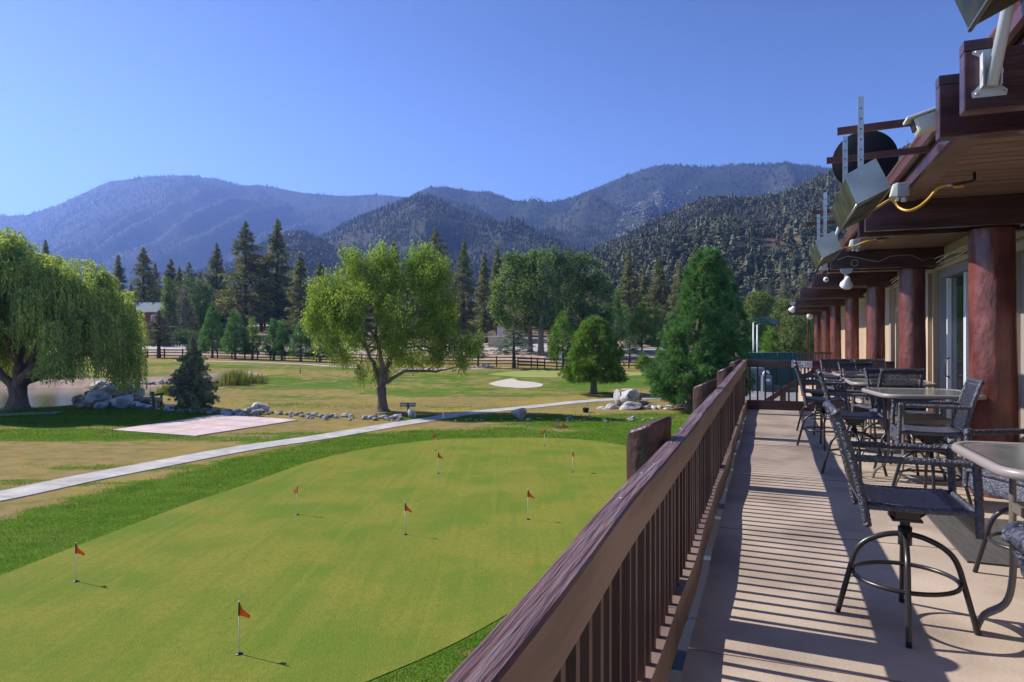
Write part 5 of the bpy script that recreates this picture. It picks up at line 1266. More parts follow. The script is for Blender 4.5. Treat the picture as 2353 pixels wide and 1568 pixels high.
# ================================================================ LODGE
ld = dframe('lodge_building', 'long lodge at the right with tan walls, red brown log columns and dark roof overhang', 'building')
WS = 2.5
openings = [(4.4, 8.95, .08, 2.62), (9.15, 12.45, .03, 2.62), (14.9, 16.55, .02, 2.25), (19.2, 20.4, .9, 2.2), (24, 25.5, .9, 2.2)]
def wallmesh():
    mb = MB(); t0 = -3.0
    for (a, b, z0, z1) in openings:
        mb.box(WS, WS+.18, t0, a, -.02, 3.0); mb.box(WS, WS+.18, a, b, z1, 3.0)
        if z0 > .1: mb.box(WS, WS+.18, a, b, -.02, z0)
        t0 = b
    mb.box(WS, WS+.18, t0, 38, -.02, 3.0)
    for k in range(290):                                                   # vertical battens
        t = -2.9+k*.14
        if any(a-.02 < t < b+.02 for a, b, _, _ in openings): mb.box(WS-.008, WS-.001, t, t+.118, 2.70, 2.99)
        else: mb.box(WS-.008, WS-.001, t, t+.118, .0, 2.99)
    return mb
wallmesh().build('wall', M['siding'], ld)
mb = MB(); mb.box(-.05, 4.6, -3, 16.1, -3.1, -.2); mb.build('lower_wall', M['siding'], ld)
mb = MB(); mb.box(1.3, 4.6, 16.5, 38, -3.1, -.24); mb.build('lower_wall', M['siding'], ld)
mb = MB(); mb.box(WS+.18, 6, -3, 38, -.15, 0); mb.build('indoor_floor', M['fascia'], ld)
mb = MB(); mb.box(WS+1.6, WS+1.7, -3, 38, 0, 3); mb.build('indoor_wall', M['black'], ld)
mb = MB()
for k in range(265): t = -3+k*.155; mb.box(1.375, WS, t, t+.141, 3.0, 3.02)
mb.build('soffit', M['soffit'], ld)
mb = MB(); mb.box(1.375, WS, -3, 38, 3.021, 3.05); mb.build('soffit_backing', M['black'], ld)
mb = MB(); mb.box(1.20, 1.372, -3, 38, 2.985, 3.02); mb.build('soffit_trim', M['fascia'], ld)
mb = MB(); mb.box(1.165, 1.197, -3, 38, 2.975, 3.215); mb.build('fascia', M['maroon'], ld)
mb = MB(); pr = [(1.160, 3.21), (1.160, 3.10), (1.125, 3.09), (1.105, 3.11), (1.098, 3.17), (1.088, 3.20), (1.088, 3.215), (1.105, 3.215), (1.115, 3.12), (1.152, 3.11), (1.152, 3.21)]
vs = [(a, t, b) for t in (-3, 38) for a, b in pr]; k = len(pr); mb.add(vs, [[j, (j+1) % k, k+(j+1) % k, k+j] for j in range(k)]+[list(range(k))[::-1], list(range(k, 2*k))]); mb.build('gutter', M['gutter'], ld)
mb = MB(); mb.add([(1.13, -3, 3.22), (1.13, 38, 3.22), (6, 38, 4.45), (6, -3, 4.45), (1.13, -3, 3.28), (1.13, 38, 3.28), (6, 38, 4.53), (6, -3, 4.53)], [[0, 1, 2, 3], [4, 7, 6, 5], [0, 4, 5, 1], [1, 5, 6, 2], [2, 6, 7, 3], [3, 7, 4, 0]]); mb.build('roof', M['fascia'], ld)
TC = [.0, 4.22, 8.24, 12.54, 16.74, 21.3, 26.4, 30.9, 36.6]
for i, t in enumerate(TC):
    far = i >= 4
    for j, (dt, ex) in enumerate(((-.27, 0), (.20, .03))):
        mb = MB(); s0 = [.87, .88, .91, .90, .875, .78, .80, .82, .81][i]+ex*0-(.012 if j else 0)
        hh = 2.705
        mb.box(s0, WS-.002, t+dt-.045, t+dt+.045, hh+(.0 if j == 0 else .0), 2.998 if i != 1 else 2.998); o = mb.build('beam', M['maroon'], ld, bevel=.006)
        if i == 1:
            mb = MB(); mb.box(s0, 1.0, t+dt-.045, t+dt+.045, 3.0, 3.05); mb.build('beam_end', M['maroon'], o)
    if i == 1: continue_col = False
    # log column
    n = 40; zs = np.linspace(-.02 if not far else -.06, 2.70, 34); r0 = [.2, .2, .2, .185, .185, .18, .18, .17, .15][i]
    V = []; lean = random.uniform(-.01, .01)
    for z in zs:
        a = np.linspace(0, 2*math.pi, n+1)[:-1]
        rr = r0*(1+.022*np.sin(a*2+i)+.03*vn(a*1.3+i*5, np.full(n, z*1.6), i)+.008*vn(a*3+i*9, np.full(n, z*5.0), i+3)) * (1.03-.02*z)
        V.append(np.stack([2.12+rr*np.cos(a)+lean*z, t+rr*np.sin(a), np.full(n, z)], 1))
    V = np.concatenate(V); q = np.arange(len(zs)*n).reshape(-1, n)
    Fc = np.stack([q[:-1], np.roll(q[:-1], -1, 1), np.roll(q[1:], -1, 1), q[1:]], -1).reshape(-1, 4)
    link('column', npmesh('column', V, Fc, True), ld, M['log'])
# openings: blind bay, sliding door, doorway
def frame(a, b, z0, z1, w, m_, name, x=WS-.03, d=.09, par=None):
    mb = MB(); mb.box(x, x+d, a, a+w, z0, z1); mb.box(x, x+d, b-w, b, z0, z1); mb.box(x, x+d, a+w, b-w, z1-w, z1); mb.box(x, x+d, a+w, b-w, z0, z0+w*.7); return mb.build(name, m_, par or ld)
w1 = frame(4.4, 8.95, .08, 2.62, .09, M['trimtan'], 'window'); mb = MB(); mb.box(WS+.02, WS+.03, 4.5, 8.86, .15, 2.52); mb.build('blind', M['screen'], w1)
w2 = frame(9.15, 12.45, .03, 2.62, .10, M['alu'], 'sliding_door')
mb = MB(); mb.box(WS+.05, WS+.06, 9.26, 12.34, .11, 2.51); mb.build('pane', M['glassdark'], w2)
for t in (10.95, 11.02, 12.0):
    mb = MB(); mb.box(WS-.01, WS+.045, t, t+.05, .12, 2.5); mb.build('mullion', M['white'], w2)
mb = MB(); mb.tube([(WS-.01, 11.85, 1.0), (WS-.06, 11.85, 1.03), (WS-.06, 11.85, 1.27), (WS-.01, 11.85, 1.3)], .012, 6); mb.build('handle', M['black'], w2)
w3 = frame(14.9, 16.55, .02, 2.25, .10, M['trimtan'], 'doorway'); mb = MB(); mb.box(WS+.08, WS+.1, 15.0, 16.45, .1, 2.15); mb.build('pane', M['glassdark'], w3)
mb = MB(); mb.tube([(WS-.03, 14.8, .95), (WS-.11, 14.8, .98), (WS-.11, 14.8, 1.2), (WS-.03, 14.8, 1.22)], .015, 6); mb.build('handle', M['offwhite'], w3)
for (a, b, z0, z1) in openings[3:]:
    w4 = frame(a, b, z0, z1, .08, M['trimtan'], 'window'); mb = MB(); mb.box(WS+.05, WS+.06, a+.09, b-.09, z0+.07, z1-.09); mb.build('pane', M['glassdark'], w4)
for t, w, m_, x in ((12.62, .14, 'trimtan', .05), (12.86, .06, 'black', .02), (13.0, .10, 'trimtan', .07), (13.22, .16, 'trimtan', .03), (13.5, .07, 'galv', .09), (8.98, .13, 'trimtan', .05), (16.75, .12, 'trimtan', .05), (17.0, .25, 'screen', .03), (14.3, .1, 'trimtan', .06), (18.6, .1, 'trimtan', .05)):
    mb = MB(); mb.box(WS-x-.012, WS-.010, t, t+w, .0, 2.66); mb.build('trim_board', M[m_], ld)
mb = MB(); mb.box(WS-.05, WS-.010, 4.2, 36, 2.66, 2.72); mb.build('header_trim', M['trimtan'], ld)
for k in range(4):
    mb = MB(); pts = [(WS-.07-.02*k, t, 2.735+.018*k+.035*math.sin(t*(1.1+.2*k)+k*2)) for t in np.arange(4.3, 30, .35)]; mb.tube(pts, .009, 5); mb.build('cable', M['cable' if k != 2 else 'white'], ld)
mb = MB(); mb.tube([(1.75, 37.0, 2.7), (1.72, 37.0, 2.55), (1.72, 37.0, 0)], .06, 8); mb.build('downspout', M['maroon'], ld)
mb = MB(); mb.tube([(1.18, t, 3.0+.012*math.sin(t*2)) for t in np.arange(1, 12, .4)], .012, 5); mb.build('conduit', M['gutter'], ld)
for t, z in ((8.24-.32, 2.90), (8.24-.32, 2.78), (8.24-.32, 2.905)):
    pass
# thin wires on the third beam
mb = MB(); tb = 12.54-.32; pts = [(1.0+.15*i, tb-.005, 2.86+.05*math.sin(i*1.3)+.02*math.sin(i*3)) for i in range(10)]; mb.tube(pts, .004, 5); mb.build('wire', M['cable'], ld)
mb = MB(); mb.tube([(1.25+.05*math.cos(a), tb-.005, 2.80+.05*math.sin(a)) for a in np.linspace(0, 6.0, 18)], .004, 5); mb.build('wire', M['cable'], ld)
# ---- infrared heaters
def heater(t0, label, struts=True):
    th = dthing('patio_heater', label, 'heater', .6, t0, 2.6, group='infrared heaters under the eaves'); Z = 2.6
    q = [(.533, 2.487), (.465, 2.664), (.645, 2.749), (.73, 2.585)]; q = [(a-.6, b-Z) for a, b in q]; Lh = 1.2
    def pan(a, b, th_, m_, nm, x0=0, x1=Lh, off=0):
        mb = MB(); (ax, az), (bx, bz) = a, b; d = Vector((bx-ax, 0, bz-az)).normalized(); nn = Vector((-d.z, 0, d.x))*th_
        vs = [(ax, x0, az), (bx, x0, bz), (bx+nn.x, x0, bz+nn.z), (ax+nn.x, x0, az+nn.z)]; vs += [(x, x1, z) for x, _, z in vs]
        mb.add(vs, [[0, 1, 2, 3], [4, 7, 6, 5], [0, 4, 5, 1], [1, 5, 6, 2], [2, 6, 7, 3], [3, 7, 4, 0]]); return mb.build(nm, m_, th)
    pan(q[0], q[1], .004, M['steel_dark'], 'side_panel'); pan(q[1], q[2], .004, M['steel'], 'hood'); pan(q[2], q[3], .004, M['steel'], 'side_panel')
    for y in (0.0, Lh-.004):
        mb = MB(); e = .012; poly = [q[0], (q[1][0]-e, q[1][1]+.02), (q[2][0], q[2][1]+.035), (q[3][0]+.004, q[3][1])]
        vs = [(a, y-.002, b) for a, b in poly]+[(a, y+.003, b) for a, b in poly]; mb.add(vs, [[0, 1, 2, 3], [4, 7, 6, 5]]+[[k, (k+1) % 4, 4+(k+1) % 4, 4+k] for k in range(4)]); mb.build('end_plate', M['steel'], th)
    g = pan(q[0], q[3], .01, M['grill'], 'grille', .03, Lh-.03)
    mb = MB()
    a, b = Vector((q[0][0], 0, q[0][1])), Vector((q[3][0], 0, q[3][1])); dn = Vector((.35, 0, -1)).normalized()*.004
    for k in range(46): y = .05+k*(Lh-.1)/45; mb.bar(a+dn+Vector((0, y, 0)), b+dn+Vector((0, y, 0)), .005, .01)
    mb.build('grille_bars', M['steel_dark'], g)
    mb = MB(); mb.tube([(q[0][0], .0, q[0][1]-.004), (q[0][0], Lh, q[0][1]-.004)], .007, 6); mb.tube([(q[3][0], 0, q[3][1]-.004), (q[3][0], Lh, q[3][1]-.004)], .007, 6); mb.build('edge_trim', M['steel'], th)
    if struts:
        for y, top in ((.12, 3.24), (.95, 3.20)):
            hb_ = MB(); x = -.03+(0 if y < .5 else -.02); hb_.box(x-.017, x+.017, y-.002, y+.002, .10, top-Z); hb_.box(x-.019, x-.015, y-.012, y+.002, .10, top-Z)
            hs_ = hb_.build('hanger_strip', M['galv'], th)
            mb = MB()
            for k in range(7): mb.tube([(x, y-.0035, .14+k*.07), (x, y-.0025, .14+k*.07)], .006, 8)
            mb.build('hole', M['black'], hs_)
            mb = MB(); z = 3.03-Z+.0*y; x0 = -.16 if y < .5 else -.17
            mb.box(x0, .55, y+.003, y+.008, z-.02, z+.022); mb.box(x0, .55, y+.003, y+.035, z-.025, z-.02); o = mb.build('strut', M['rust'], th); o.rotation_euler = (0, R(-2), 0)
    return th
heater(1.10, 'steel infrared heater cut off by the top right corner of the view', False)
heater(5.07, 'nearest full steel infrared heater hanging in front of the dark satellite dish')
heater(8.35, 'second steel infrared heater hanging lower beside the hillside')
# dish mast bracket (near, runs up out of view) and the round dish with its own mast
def bracket(s, t, h, dirv, L, label, nm='antenna_mast'):
    th = dthing(nm, label, 'mast', s, t, h)
    mb = MB(); 
    mb.add([(-.07, 0, -.10), (.07, 0, -.10), (.075, 0, -.075), (.03, 0, -.03), (.03, 0, .09), (.05, 0, .13), (-.07, 0, .13), (-.072, 0, .115), (-.03, 0, .09), (-.03, 0, -.03), (-.075, 0, -.075)], [list(range(11))]); o = mb.build('base_plate', M['greytube'], th); o.modifiers.new('t', 'SOLIDIFY').thickness = .006
    mb = MB(); mb.tube([(-.034, -.003, -.04), (-.04, -.05, 0), (-.034, -.003, .10)], .006, 6); mb.tube([(.034, -.003, -.04), (.04, -.05, 0), (.034, -.003, .10)], .006, 6); mb.box(-.040, -.034, -.055, 0, -.06, .10); mb.box(.034, .040, -.055, 0, -.06, .10); mb.build('clamp', M['greytube'], th)
    for x, z in ((-.055, -.085), (.055, -.085), (-.055, .118)): mb = MB(); mb.tube([(x, -.008, z), (x, -.014, z)], .008, 8); mb.build('bolt', M['galv'], th)
    d = Vector(dirv).normalized(); mb = MB(); mb.tube([Vector((0, -.035, -.06)), Vector((0, -.035, -.06))+d*L*.5, Vector((0, -.035, -.06))+d*L], .027, 16); mb.build('tube', M['greytube'], th); return th
bracket(.985, 4.22-.27-.046, 2.865, (.16, -.10, 1), 1.6, 'pale grey mast tube clamped to the nearest beam at the top right')
ms = bracket(.80, 12.54-.32, 2.80, (.35, .10, 1), 1.6, 'grey mast tube holding the dark satellite dish')
ds_ = dthing('satellite_dish', 'large dark round satellite dish rising behind the nearest full heater', 'satellite dish', 1.42, 12.45, 4.50)
mb = MB(); pr = [(.001, .06), (.15, .055), (.30, .035), (.42, .01), (.475, -.02), (.485, -.02), (.485, -.035), (.42, -.01), (.3, .018), (.15, .038), (.001, .043)]
mb.lathe(pr, 48); o = mb.build('reflector', M['dish'], ds_); o.rotation_euler = (R(90), 0, R(-8)); o.scale = (1, 1.0, 1)
mb = MB(); mb.tube([(0, .05, 0), (-.1, .12, -.3), (-.2, -.1, -.6)], .025, 8); mb.build('bracket', M['greytube'], ds_)
# security camera
sc_ = dthing('security_camera', 'cream box shaped security camera fixed behind the nearest beam end', 'camera', 1.03, 4.62, 2.91, rz=R(0))
def hb2(x0, x1, y0, y1, z0, z1, nm, m_, bev=.01, rot=(0, R(-16), 0)):
    mb = MB(); mb.box(x0, x1, y0, y1, z0, z1); o = mb.build(nm, m_, sc_, bevel=bev); o.rotation_euler = rot; return o
hb2(-.25, .12, -.06, .06, -.05, .045, 'housing', M['offwhite'], .015); hb2(-.285, .14, -.066, .066, .047, .062, 'sun_shield', M['white'], .004)
hb2(-.258, -.2505, -.045, .045, -.02, .035, 'lens_window', M['black'], .002)
mb = MB(); mb.tube([(-.02, 0, -.03), (-.02, 0, -.10), (.0, 0, -.12), (.0, 0, -.125)], [.022, .022, .03, .03], 10); mb.build('arm', M['white'], sc_)
# junction boxes with hose
def jbox(s, t, h, label, k):
    th = dthing('junction_box', label, 'junction box', s, t, h)
    mb = MB(); mb.box(-.02, .07, -.045, .045, -.06, .06); mb.build('box', M['alu'], th, bevel=.006)
    mb = MB(); mb.add([(-.022, -.05, -.065), (-.022, .05, -.065), (-.022, .05, .06), (-.022, -.05, .06), (-.085, -.035, -.06), (-.085, .035, -.06), (-.06, .035, .05), (-.06, -.035, .05)], [[0, 1, 2, 3], [4, 7, 6, 5], [0, 4, 5, 1], [1, 5, 6, 2], [2, 6, 7, 3], [3, 7, 4, 0]]); mb.build('cover', M['offwhite'], th, bevel=.005)
    mb = MB(); mb.tube([(.03, 0, -.06), (.03, 0, -.09), (.03, .0, -.11)], [.02, .028, .022], 10); mb.build('sensor', M['greytube'], th)
    mb = MB(); mb.tube([(-.01, 0, -.06), (-.03, -.02, -.10)], .014, 8); mb.build('knob', M['white'], th)
jbox(1.10, 7.10, 2.95, 'grey weatherproof box with open cover beside the nearest full heater', 0)
jbox(1.10, 10.7, 2.92, 'smaller grey weatherproof box beside the second heater', 1)
def hose(pts, s, t, h, label):
    th = dthing('gas_hose', label, 'hose', s, t, h)
    P = curve_pts(pts, 6); mb = MB(); mb.tube([tuple(p) for p in P], .011, 8); mb.build('hose', M['hose'], th)
    e = P[-1]; mb = MB(); mb.tube([tuple(e), (e[0]+.05, e[1], e[2]+.003)], .014, 8); mb.build('fitting', M['galv'], th)
    mb = MB(); mb.tube([(e[0]+.05, e[1], e[2]+.003), (e[0]+.17, e[1], e[2]+.02), (e[0]+.20, e[1], e[2]+.03), (e[0]+.20, e[1]+.02, e[2]+.12)], .012, 8); mb.build('pipe', M['black'], th)
    mb = MB(); mb.box(e[0]+.04, e[0]+.12, e[1]-.03, e[1]+.0, e[2]-.03, e[2]-.012); mb.build('valve_handle', M['orange'], th, bevel=.004)
hose([(-.45, -.65, -.10), (-.35, -.4, -.13), (-.25, -.3, -.08), (-.13, -.15, .0), (-.08, -.2, -.08), (-.02, -.27, -.125), (.06, -.27, -.10), (.14, -.25, -.03), (.21, -.25, .055), (.28, -.25, .075)], 1.13, 7.05, 2.83, 'yellow gas hose looping from the nearest full heater to the soffit valve')
hose([(-.32, -.4, -.16), (-.2, -.1, -.13), (-.05, 0, -.10), (.08, 0, -.05), (.2, 0, -.02)], 1.1, 10.4, 2.95, 'shorter yellow gas hose at the second heater')
# flood lamps
fg_ = 'white flood lamps on the beams'
def flood(s, t, h, label, tilt, sz=1.0):
    th = dthing('flood_lamp', label, 'lamp', s, t, h, group=fg_)
    mb = MB(); mb.add([(-.075*sz, -.03, 0), (.075*sz, -.03, 0), (.06*sz, -.03, -.05*sz), (.03*sz, -.03, -.07*sz), (-.03*sz, -.03, -.07*sz), (-.06*sz, -.03, -.05*sz)], [[0, 1, 2, 3, 4, 5]]); o = mb.build('bracket', M['alu'], th); o.modifiers.new('t', 'SOLIDIFY').thickness = .05
    mb = MB(); mb.tube([(0, -.03, -.06*sz), (.0, -.03, -.11*sz)], .022*sz, 10); mb.build('arm', M['alu'], th)
    MM = Matrix.Translation((.01, -.04, -.16*sz)) @ Euler(tilt).to_matrix().to_4x4()
    mb = MB(); mb.lathe([(.02*sz, .07*sz), (.035*sz, .05*sz), (.045*sz, 0), (.075*sz, -.055*sz), (.078*sz, -.075*sz), (.07*sz, -.075*sz), (.06*sz, -.05*sz)], 20, MM); b_ = mb.build('shade', M['white'], th)
    mb = MB(); mb.lathe([(.001, -.068*sz), (.04*sz, -.066*sz), (.066*sz, -.058*sz), (.06*sz, -.05*sz), (.001, -.05*sz)], 18, MM); mb.build('lens', M['lens'], b_)
flood(1.12, 12.54-.40, 2.70, 'white flood lamp hanging under the third beam from the front', (R(48), R(5), 0), 1.25)
flood(.70, 26.1, 2.85, 'white twin flood lamp on the outermost far beam end', (R(35), R(35), 0), 1.4)
th = dthing('dome_camera', 'small white dome camera on the fourth beam', 'camera', 1.12, 16.74-.35, 2.87); mb = MB(); mb.lathe([(.001, 0), (.03, .002), (.055, .02), (.06, .05), (.055, .07)], 18, Matrix.Rotation(R(-90), 4, 'X')); mb.build('body', M['white'], th)
mb = MB(); mb.lathe([(.001, -.006), (.02, -.003), (.024, .004)], 12, Matrix.Rotation(R(-90), 4, 'X')); mb.build('lens', M['black'], th)
th = dthing('flood_lamp', 'round cream lamp on the wall top beside the last log column', 'lamp', 1.62, 33.5, 2.55, group=fg_); mb = MB(); mb.lathe([(.001, 0), (.12, 0), (.14, .08), (.1, .2), (.04, .22)], 16, Matrix.Rotation(R(-90), 4, 'X')); mb.build('shade', M['offwhite'], th)
# far railing, stairs beyond the end railing
fr = dframe('landing_railing', 'far brown railing of the landing beyond the end railing', 'railing')
mb = MB(); mb.box(.80, 1.95, 26.0, 26.08, 1.02, 1.10); mb.build('top_rail', M['stairwood'], fr)
for k in range(10): mb = MB(); mb.box(.84+k*.115, .88+k*.115, 26.02, 26.06, .02, 1.02); mb.build('baluster', M['stairwood'], fr)
mb = MB(); mb.box(.80, 1.95, 26.0, 26.07, -.08, .05); mb.build('bottom_rail', M['stairwood'], fr)
st = dframe('stairs', 'dark brown timber stairs going down beyond the end railing', 'stairs')
for k in range(7):
    mb = MB(); mb.box(1.22-.29*(k+1)+.0, 1.22-.29*k, 19.0, 20.8, -.28-.2*k, -.22-.2*k); mb.build('tread', M['stairwood'], st)
for y in (18.93, 20.81): mb = MB(); mb.bar((1.2, y, -.35), (-.85, y, -1.78), .06, .3, up=(0, 0, 1)); mb.build('stringer', M['stairwood'], st)
mb = MB(); mb.bar((1.15, 18.9, .85), (-.75, 18.9, -.5), .06, .12); mb.build('handrail', M['stairwood'], st)
for x in (1.1, .3, -.5): mb = MB(); mb.box(x-.05, x+.05, 18.84, 18.88, -.5-(1.1-x)*.68-.6, .82-(1.1-x)*.70); mb.build('post', M['stairwood'], st)
mb = MB(); mb.box(-.9, 1.2, 18.85, 18.92, -3.05, -1.9); mb.build('base_board', M['stairwood'], st)
b_ = D(.35, 16.9, -3.0)
# mat
mt = dthing('door_mat', 'ribbed dark grey mat lying on the floor between the two nearest tables', 'mat', 1.30, 5.68, .004)
mb = MB()
for k in range(52): mb.box(.0, 1.05, k*.0272, k*.0272+.018, 0, .012)
mb.box(.0, 1.05, 0, 52*.0272, -.002, .006); mb.build('rubber_ribs', M['mat'], mt)
# ================================================================ CHAIRS AND TABLES
def make_chair():
    t = thing('bar_chair', '', 'chair', (0, 0, 0)); wk = M['wicker']; lg = M['legblack']
    hw = .262
    # seat sheet
    mb = MB(); nx_, ny_ = 12, 8; vs = []
    for i in range(nx_+1):
        f = i/nx_; x = -.225+f*.495; z = .705-.016*math.sin(f*math.pi)+(.0 if f < .93 else -.035*(f-.93)/.07)
        for j in range(ny_+1): g = j/ny_; vs.append((x, -hw+.01+g*(hw-.01)*2, z-.012*math.sin(g*math.pi)))
    k = ny_+1; fs = [[i*k+j, i*k+j+1, (i+1)*k+j+1, (i+1)*k+j] for i in range(nx_) for j in range(ny_)]
    mb.add(vs, fs, True); o = mb.build('seat', M['wicker_flat'], t); o.modifiers.new('t', 'SOLIDIFY').thickness = .018
    # front apron
    mb = MB(); vs = []
    for i in range(5):
        for j in range(ny_+1): vs.append((.275+.003*i, -hw+j*hw*2/ny_, .69-i*.03))
    mb.add(vs, [[i*k+j, i*k+j+1, (i+1)*k+j+1, (i+1)*k+j] for i in range(4) for j in range(ny_)], True); o = mb.build('front_apron', M['wicker_flat'], t); o.modifiers.new('t', 'SOLIDIFY').thickness = .01
    def back(f, y): return Vector((-.222-.085*f-.065*f*f, y, .60+.585*f))
    fr_ = MB()
    def wrap(pts, r, n=9):                                           # rope-like wrapped tube
        P = [Vector(p) for p in pts]; L = sum((b-a).length for a, b in zip(P[:-1], P[1:])); m = max(2, int(L/.012)); out = []; rr = []
        seg = [(b-a).length for a, b in zip(P[:-1], P[1:])]
        for i in range(m+1):
            d = L*i/m; q = 0
            while q < len(seg)-1 and d > seg[q]: d -= seg[q]; q += 1
            out.append(P[q].lerp(P[q+1], min(1, d/seg[q]))); rr.append(r*(1.06 if i % 2 else .94))
        return out, rr
    for s_ in (-1, 1):
        y = hw*s_
        p, r = wrap([back(f, y) for f in np.linspace(-.02, 1, 9)]+[back(1, y)+Vector((-.012, -.004*s_, .016))], .021); fr_.tube(p, r, 9)
        p, r = wrap([(-.225, y, .695), (.285, y, .695)], .017); fr_.tube(p, r, 8)
        p, r = wrap([back(1, y), back(1, y)+Vector((-.01, 0, .012))], .029); fr_.tube(p, r, 9)
    p, r = wrap([back(1, -hw), back(1.01, 0), back(1, hw)], .022); fr_.tube(p, r, 9)
    p, r = wrap([back(.17, -hw), back(.17, hw)], .014); fr_.tube(p, r, 8)
    p, r = wrap([(.285, -hw, .695), (.285, hw, .695)], .017); fr_.tube(p, r, 8)
    fr_.build('frame', wk, t)
    for s_ in (-1, 1):                                               # armrests
        y = hw*s_; mb = MB(); a0 = back(.60, y)
        p, r = wrap([a0, (-.05, y, .952), (.26, y, .950)], .0195); mb.tube(p, r, 9)
        p, r = wrap([(.275, y, .955), (.285, y, .80), (.292, y, .575)], .0215); mb.tube(p, r, 9)
        p, r = wrap([(.245, y, .952), (.296, y, .952)], .026); mb.tube(p, r, 9)
        mb.build('armrest', wk, t)
    # woven back: crossing strands, open diamonds
    mb = MB(); W2 = hw-.012; H2 = .585*.82
    def bp(y, z, off=0): f = .18+.82*z/H2; q = back(f, y); q.x += off; return q
    for sg in (-1, 1):
        for c in np.arange(-W2*2, W2*2+H2, .036):
            pts = []
            for z in np.linspace(0, H2, 14):
                y = c+sg*0+(z-H2/2)*sg*.95 if sg > 0 else c-(z-H2/2)*.95
                y -= H2*.5
                if -W2 <= y <= W2: pts.append(bp(y, z, .003*sg))
            if len(pts) > 1: mb.tube(pts, .0085, 4, flat=(1, .6))
    for z in (0.0, H2*.06, H2*.94): mb.tube([bp(-W2, z), bp(0, z), bp(W2, z)], .009, 5)
    mb.build('backrest', wk, t)
    mb = MB()
    for s_ in (-1, 1):
        mb.add([(-.17, .055*s_, .69), (.17, .055*s_, .69), (.06, .055*s_, .60), (-.06, .055*s_, .60)], [[0, 1, 2, 3]]); mb.box(-.06, .06, .055*s_-.018, .055*s_+.018, .595, .685); mb.bar((-.16, .055*s_, .685), (-.05, .055*s_, .60), .022, .006); mb.bar((.16, .055*s_, .685), (.05, .055*s_, .60), .022, .006)
    mb.box(-.075, .075, -.08, .08, .583, .594); mb.tube([(0, 0, .583), (0, 0, .54)], .026, 14); mb.tube([(0, 0, .54), (0, 0, .44)], .036, 14)
    mb.build('swivel', lg, t)
    for i in range(4):
        a = R(45+90*i); c, s_ = math.cos(a), math.sin(a)
        pr = [(.02, .50), (.09, .487), (.17, .452), (.225, .405), (.255, .345), (.275, .27), (.31, .13), (.342, .0)]
        mb = MB(); P = curve_pts([(r*c, r*s_, z) for r, z in pr], 3); mb.tube([tuple(p) for p in P], .0155, 10); mb.build('leg', lg, t)
    mb = MB(); mb.tube([(.262*math.cos(a), .262*math.sin(a), .255) for a in np.linspace(0, 2*math.pi, 49)[:-1]], .0125, 9, closed=True); mb.build('foot_ring', lg, t)
    return t
chair0 = make_chair(); used = [False]
def pose(obs, rz, swiv=0):
    pass
def place_chair(s, t, face, label, base=0):
    """face: heading of the seat in world degrees (0 = towards +X)"""
    global chair0
    p = D(s, t, .001)
    if not used[0]: o = chair0; used[0] = True; o.location = p; o.rotation_euler = (0, 0, R(face)); o['label'] = label
    else: o = dup(chair0, p, R(face), label)
    o['group'] = 'woven bar chairs on the terrace'
    for ch in o.children:
        if ch.name.split('.')[0] in ('leg', 'foot_ring'): ch.rotation_euler = (0, 0, R(base-face))
    return o
place_chair(.70, 4.36, -20, 'woven bar chair in the foreground with its open side to the nearest table', 18)
place_chair(.90, 8.85, -22, 'woven bar chair on the walkway side of the second table, second in the left row', 30)
place_chair(.70, 10.95, -21, 'woven bar chair on the walkway side of the third table, third in the left row', 25)
place_chair(.74, 12.6, -19, 'woven bar chair furthest along the left row, partly behind another', 10)
place_chair(1.44, 7.66, 157, 'woven bar chair seen from its side with its back against the nearest log column', 20)
place_chair(1.50, 9.42, -88, 'woven bar chair behind the second table, its lattice back facing the viewer', 40)
place_chair(1.38, 9.98, 92, 'woven bar chair standing back to back just left behind another at the second table', 15)
place_chair(1.40, 11.75, -86, 'woven bar chair behind the third table with its lattice back to the viewer', 33)
place_chair(1.22, 13.5, -92, 'woven bar chair by the end railing, left one of the last pair', 12)
place_chair(1.80, 13.6, -90, 'woven bar chair by the end railing, right one of the last pair', 50)
place_chair(1.62, 5.36, 186, 'woven bar chair right of the nearest table, half hidden under the glass top', 5)
place_chair(.858, 1.45, -20, 'woven bar chair cut off by the bottom right corner', 30)
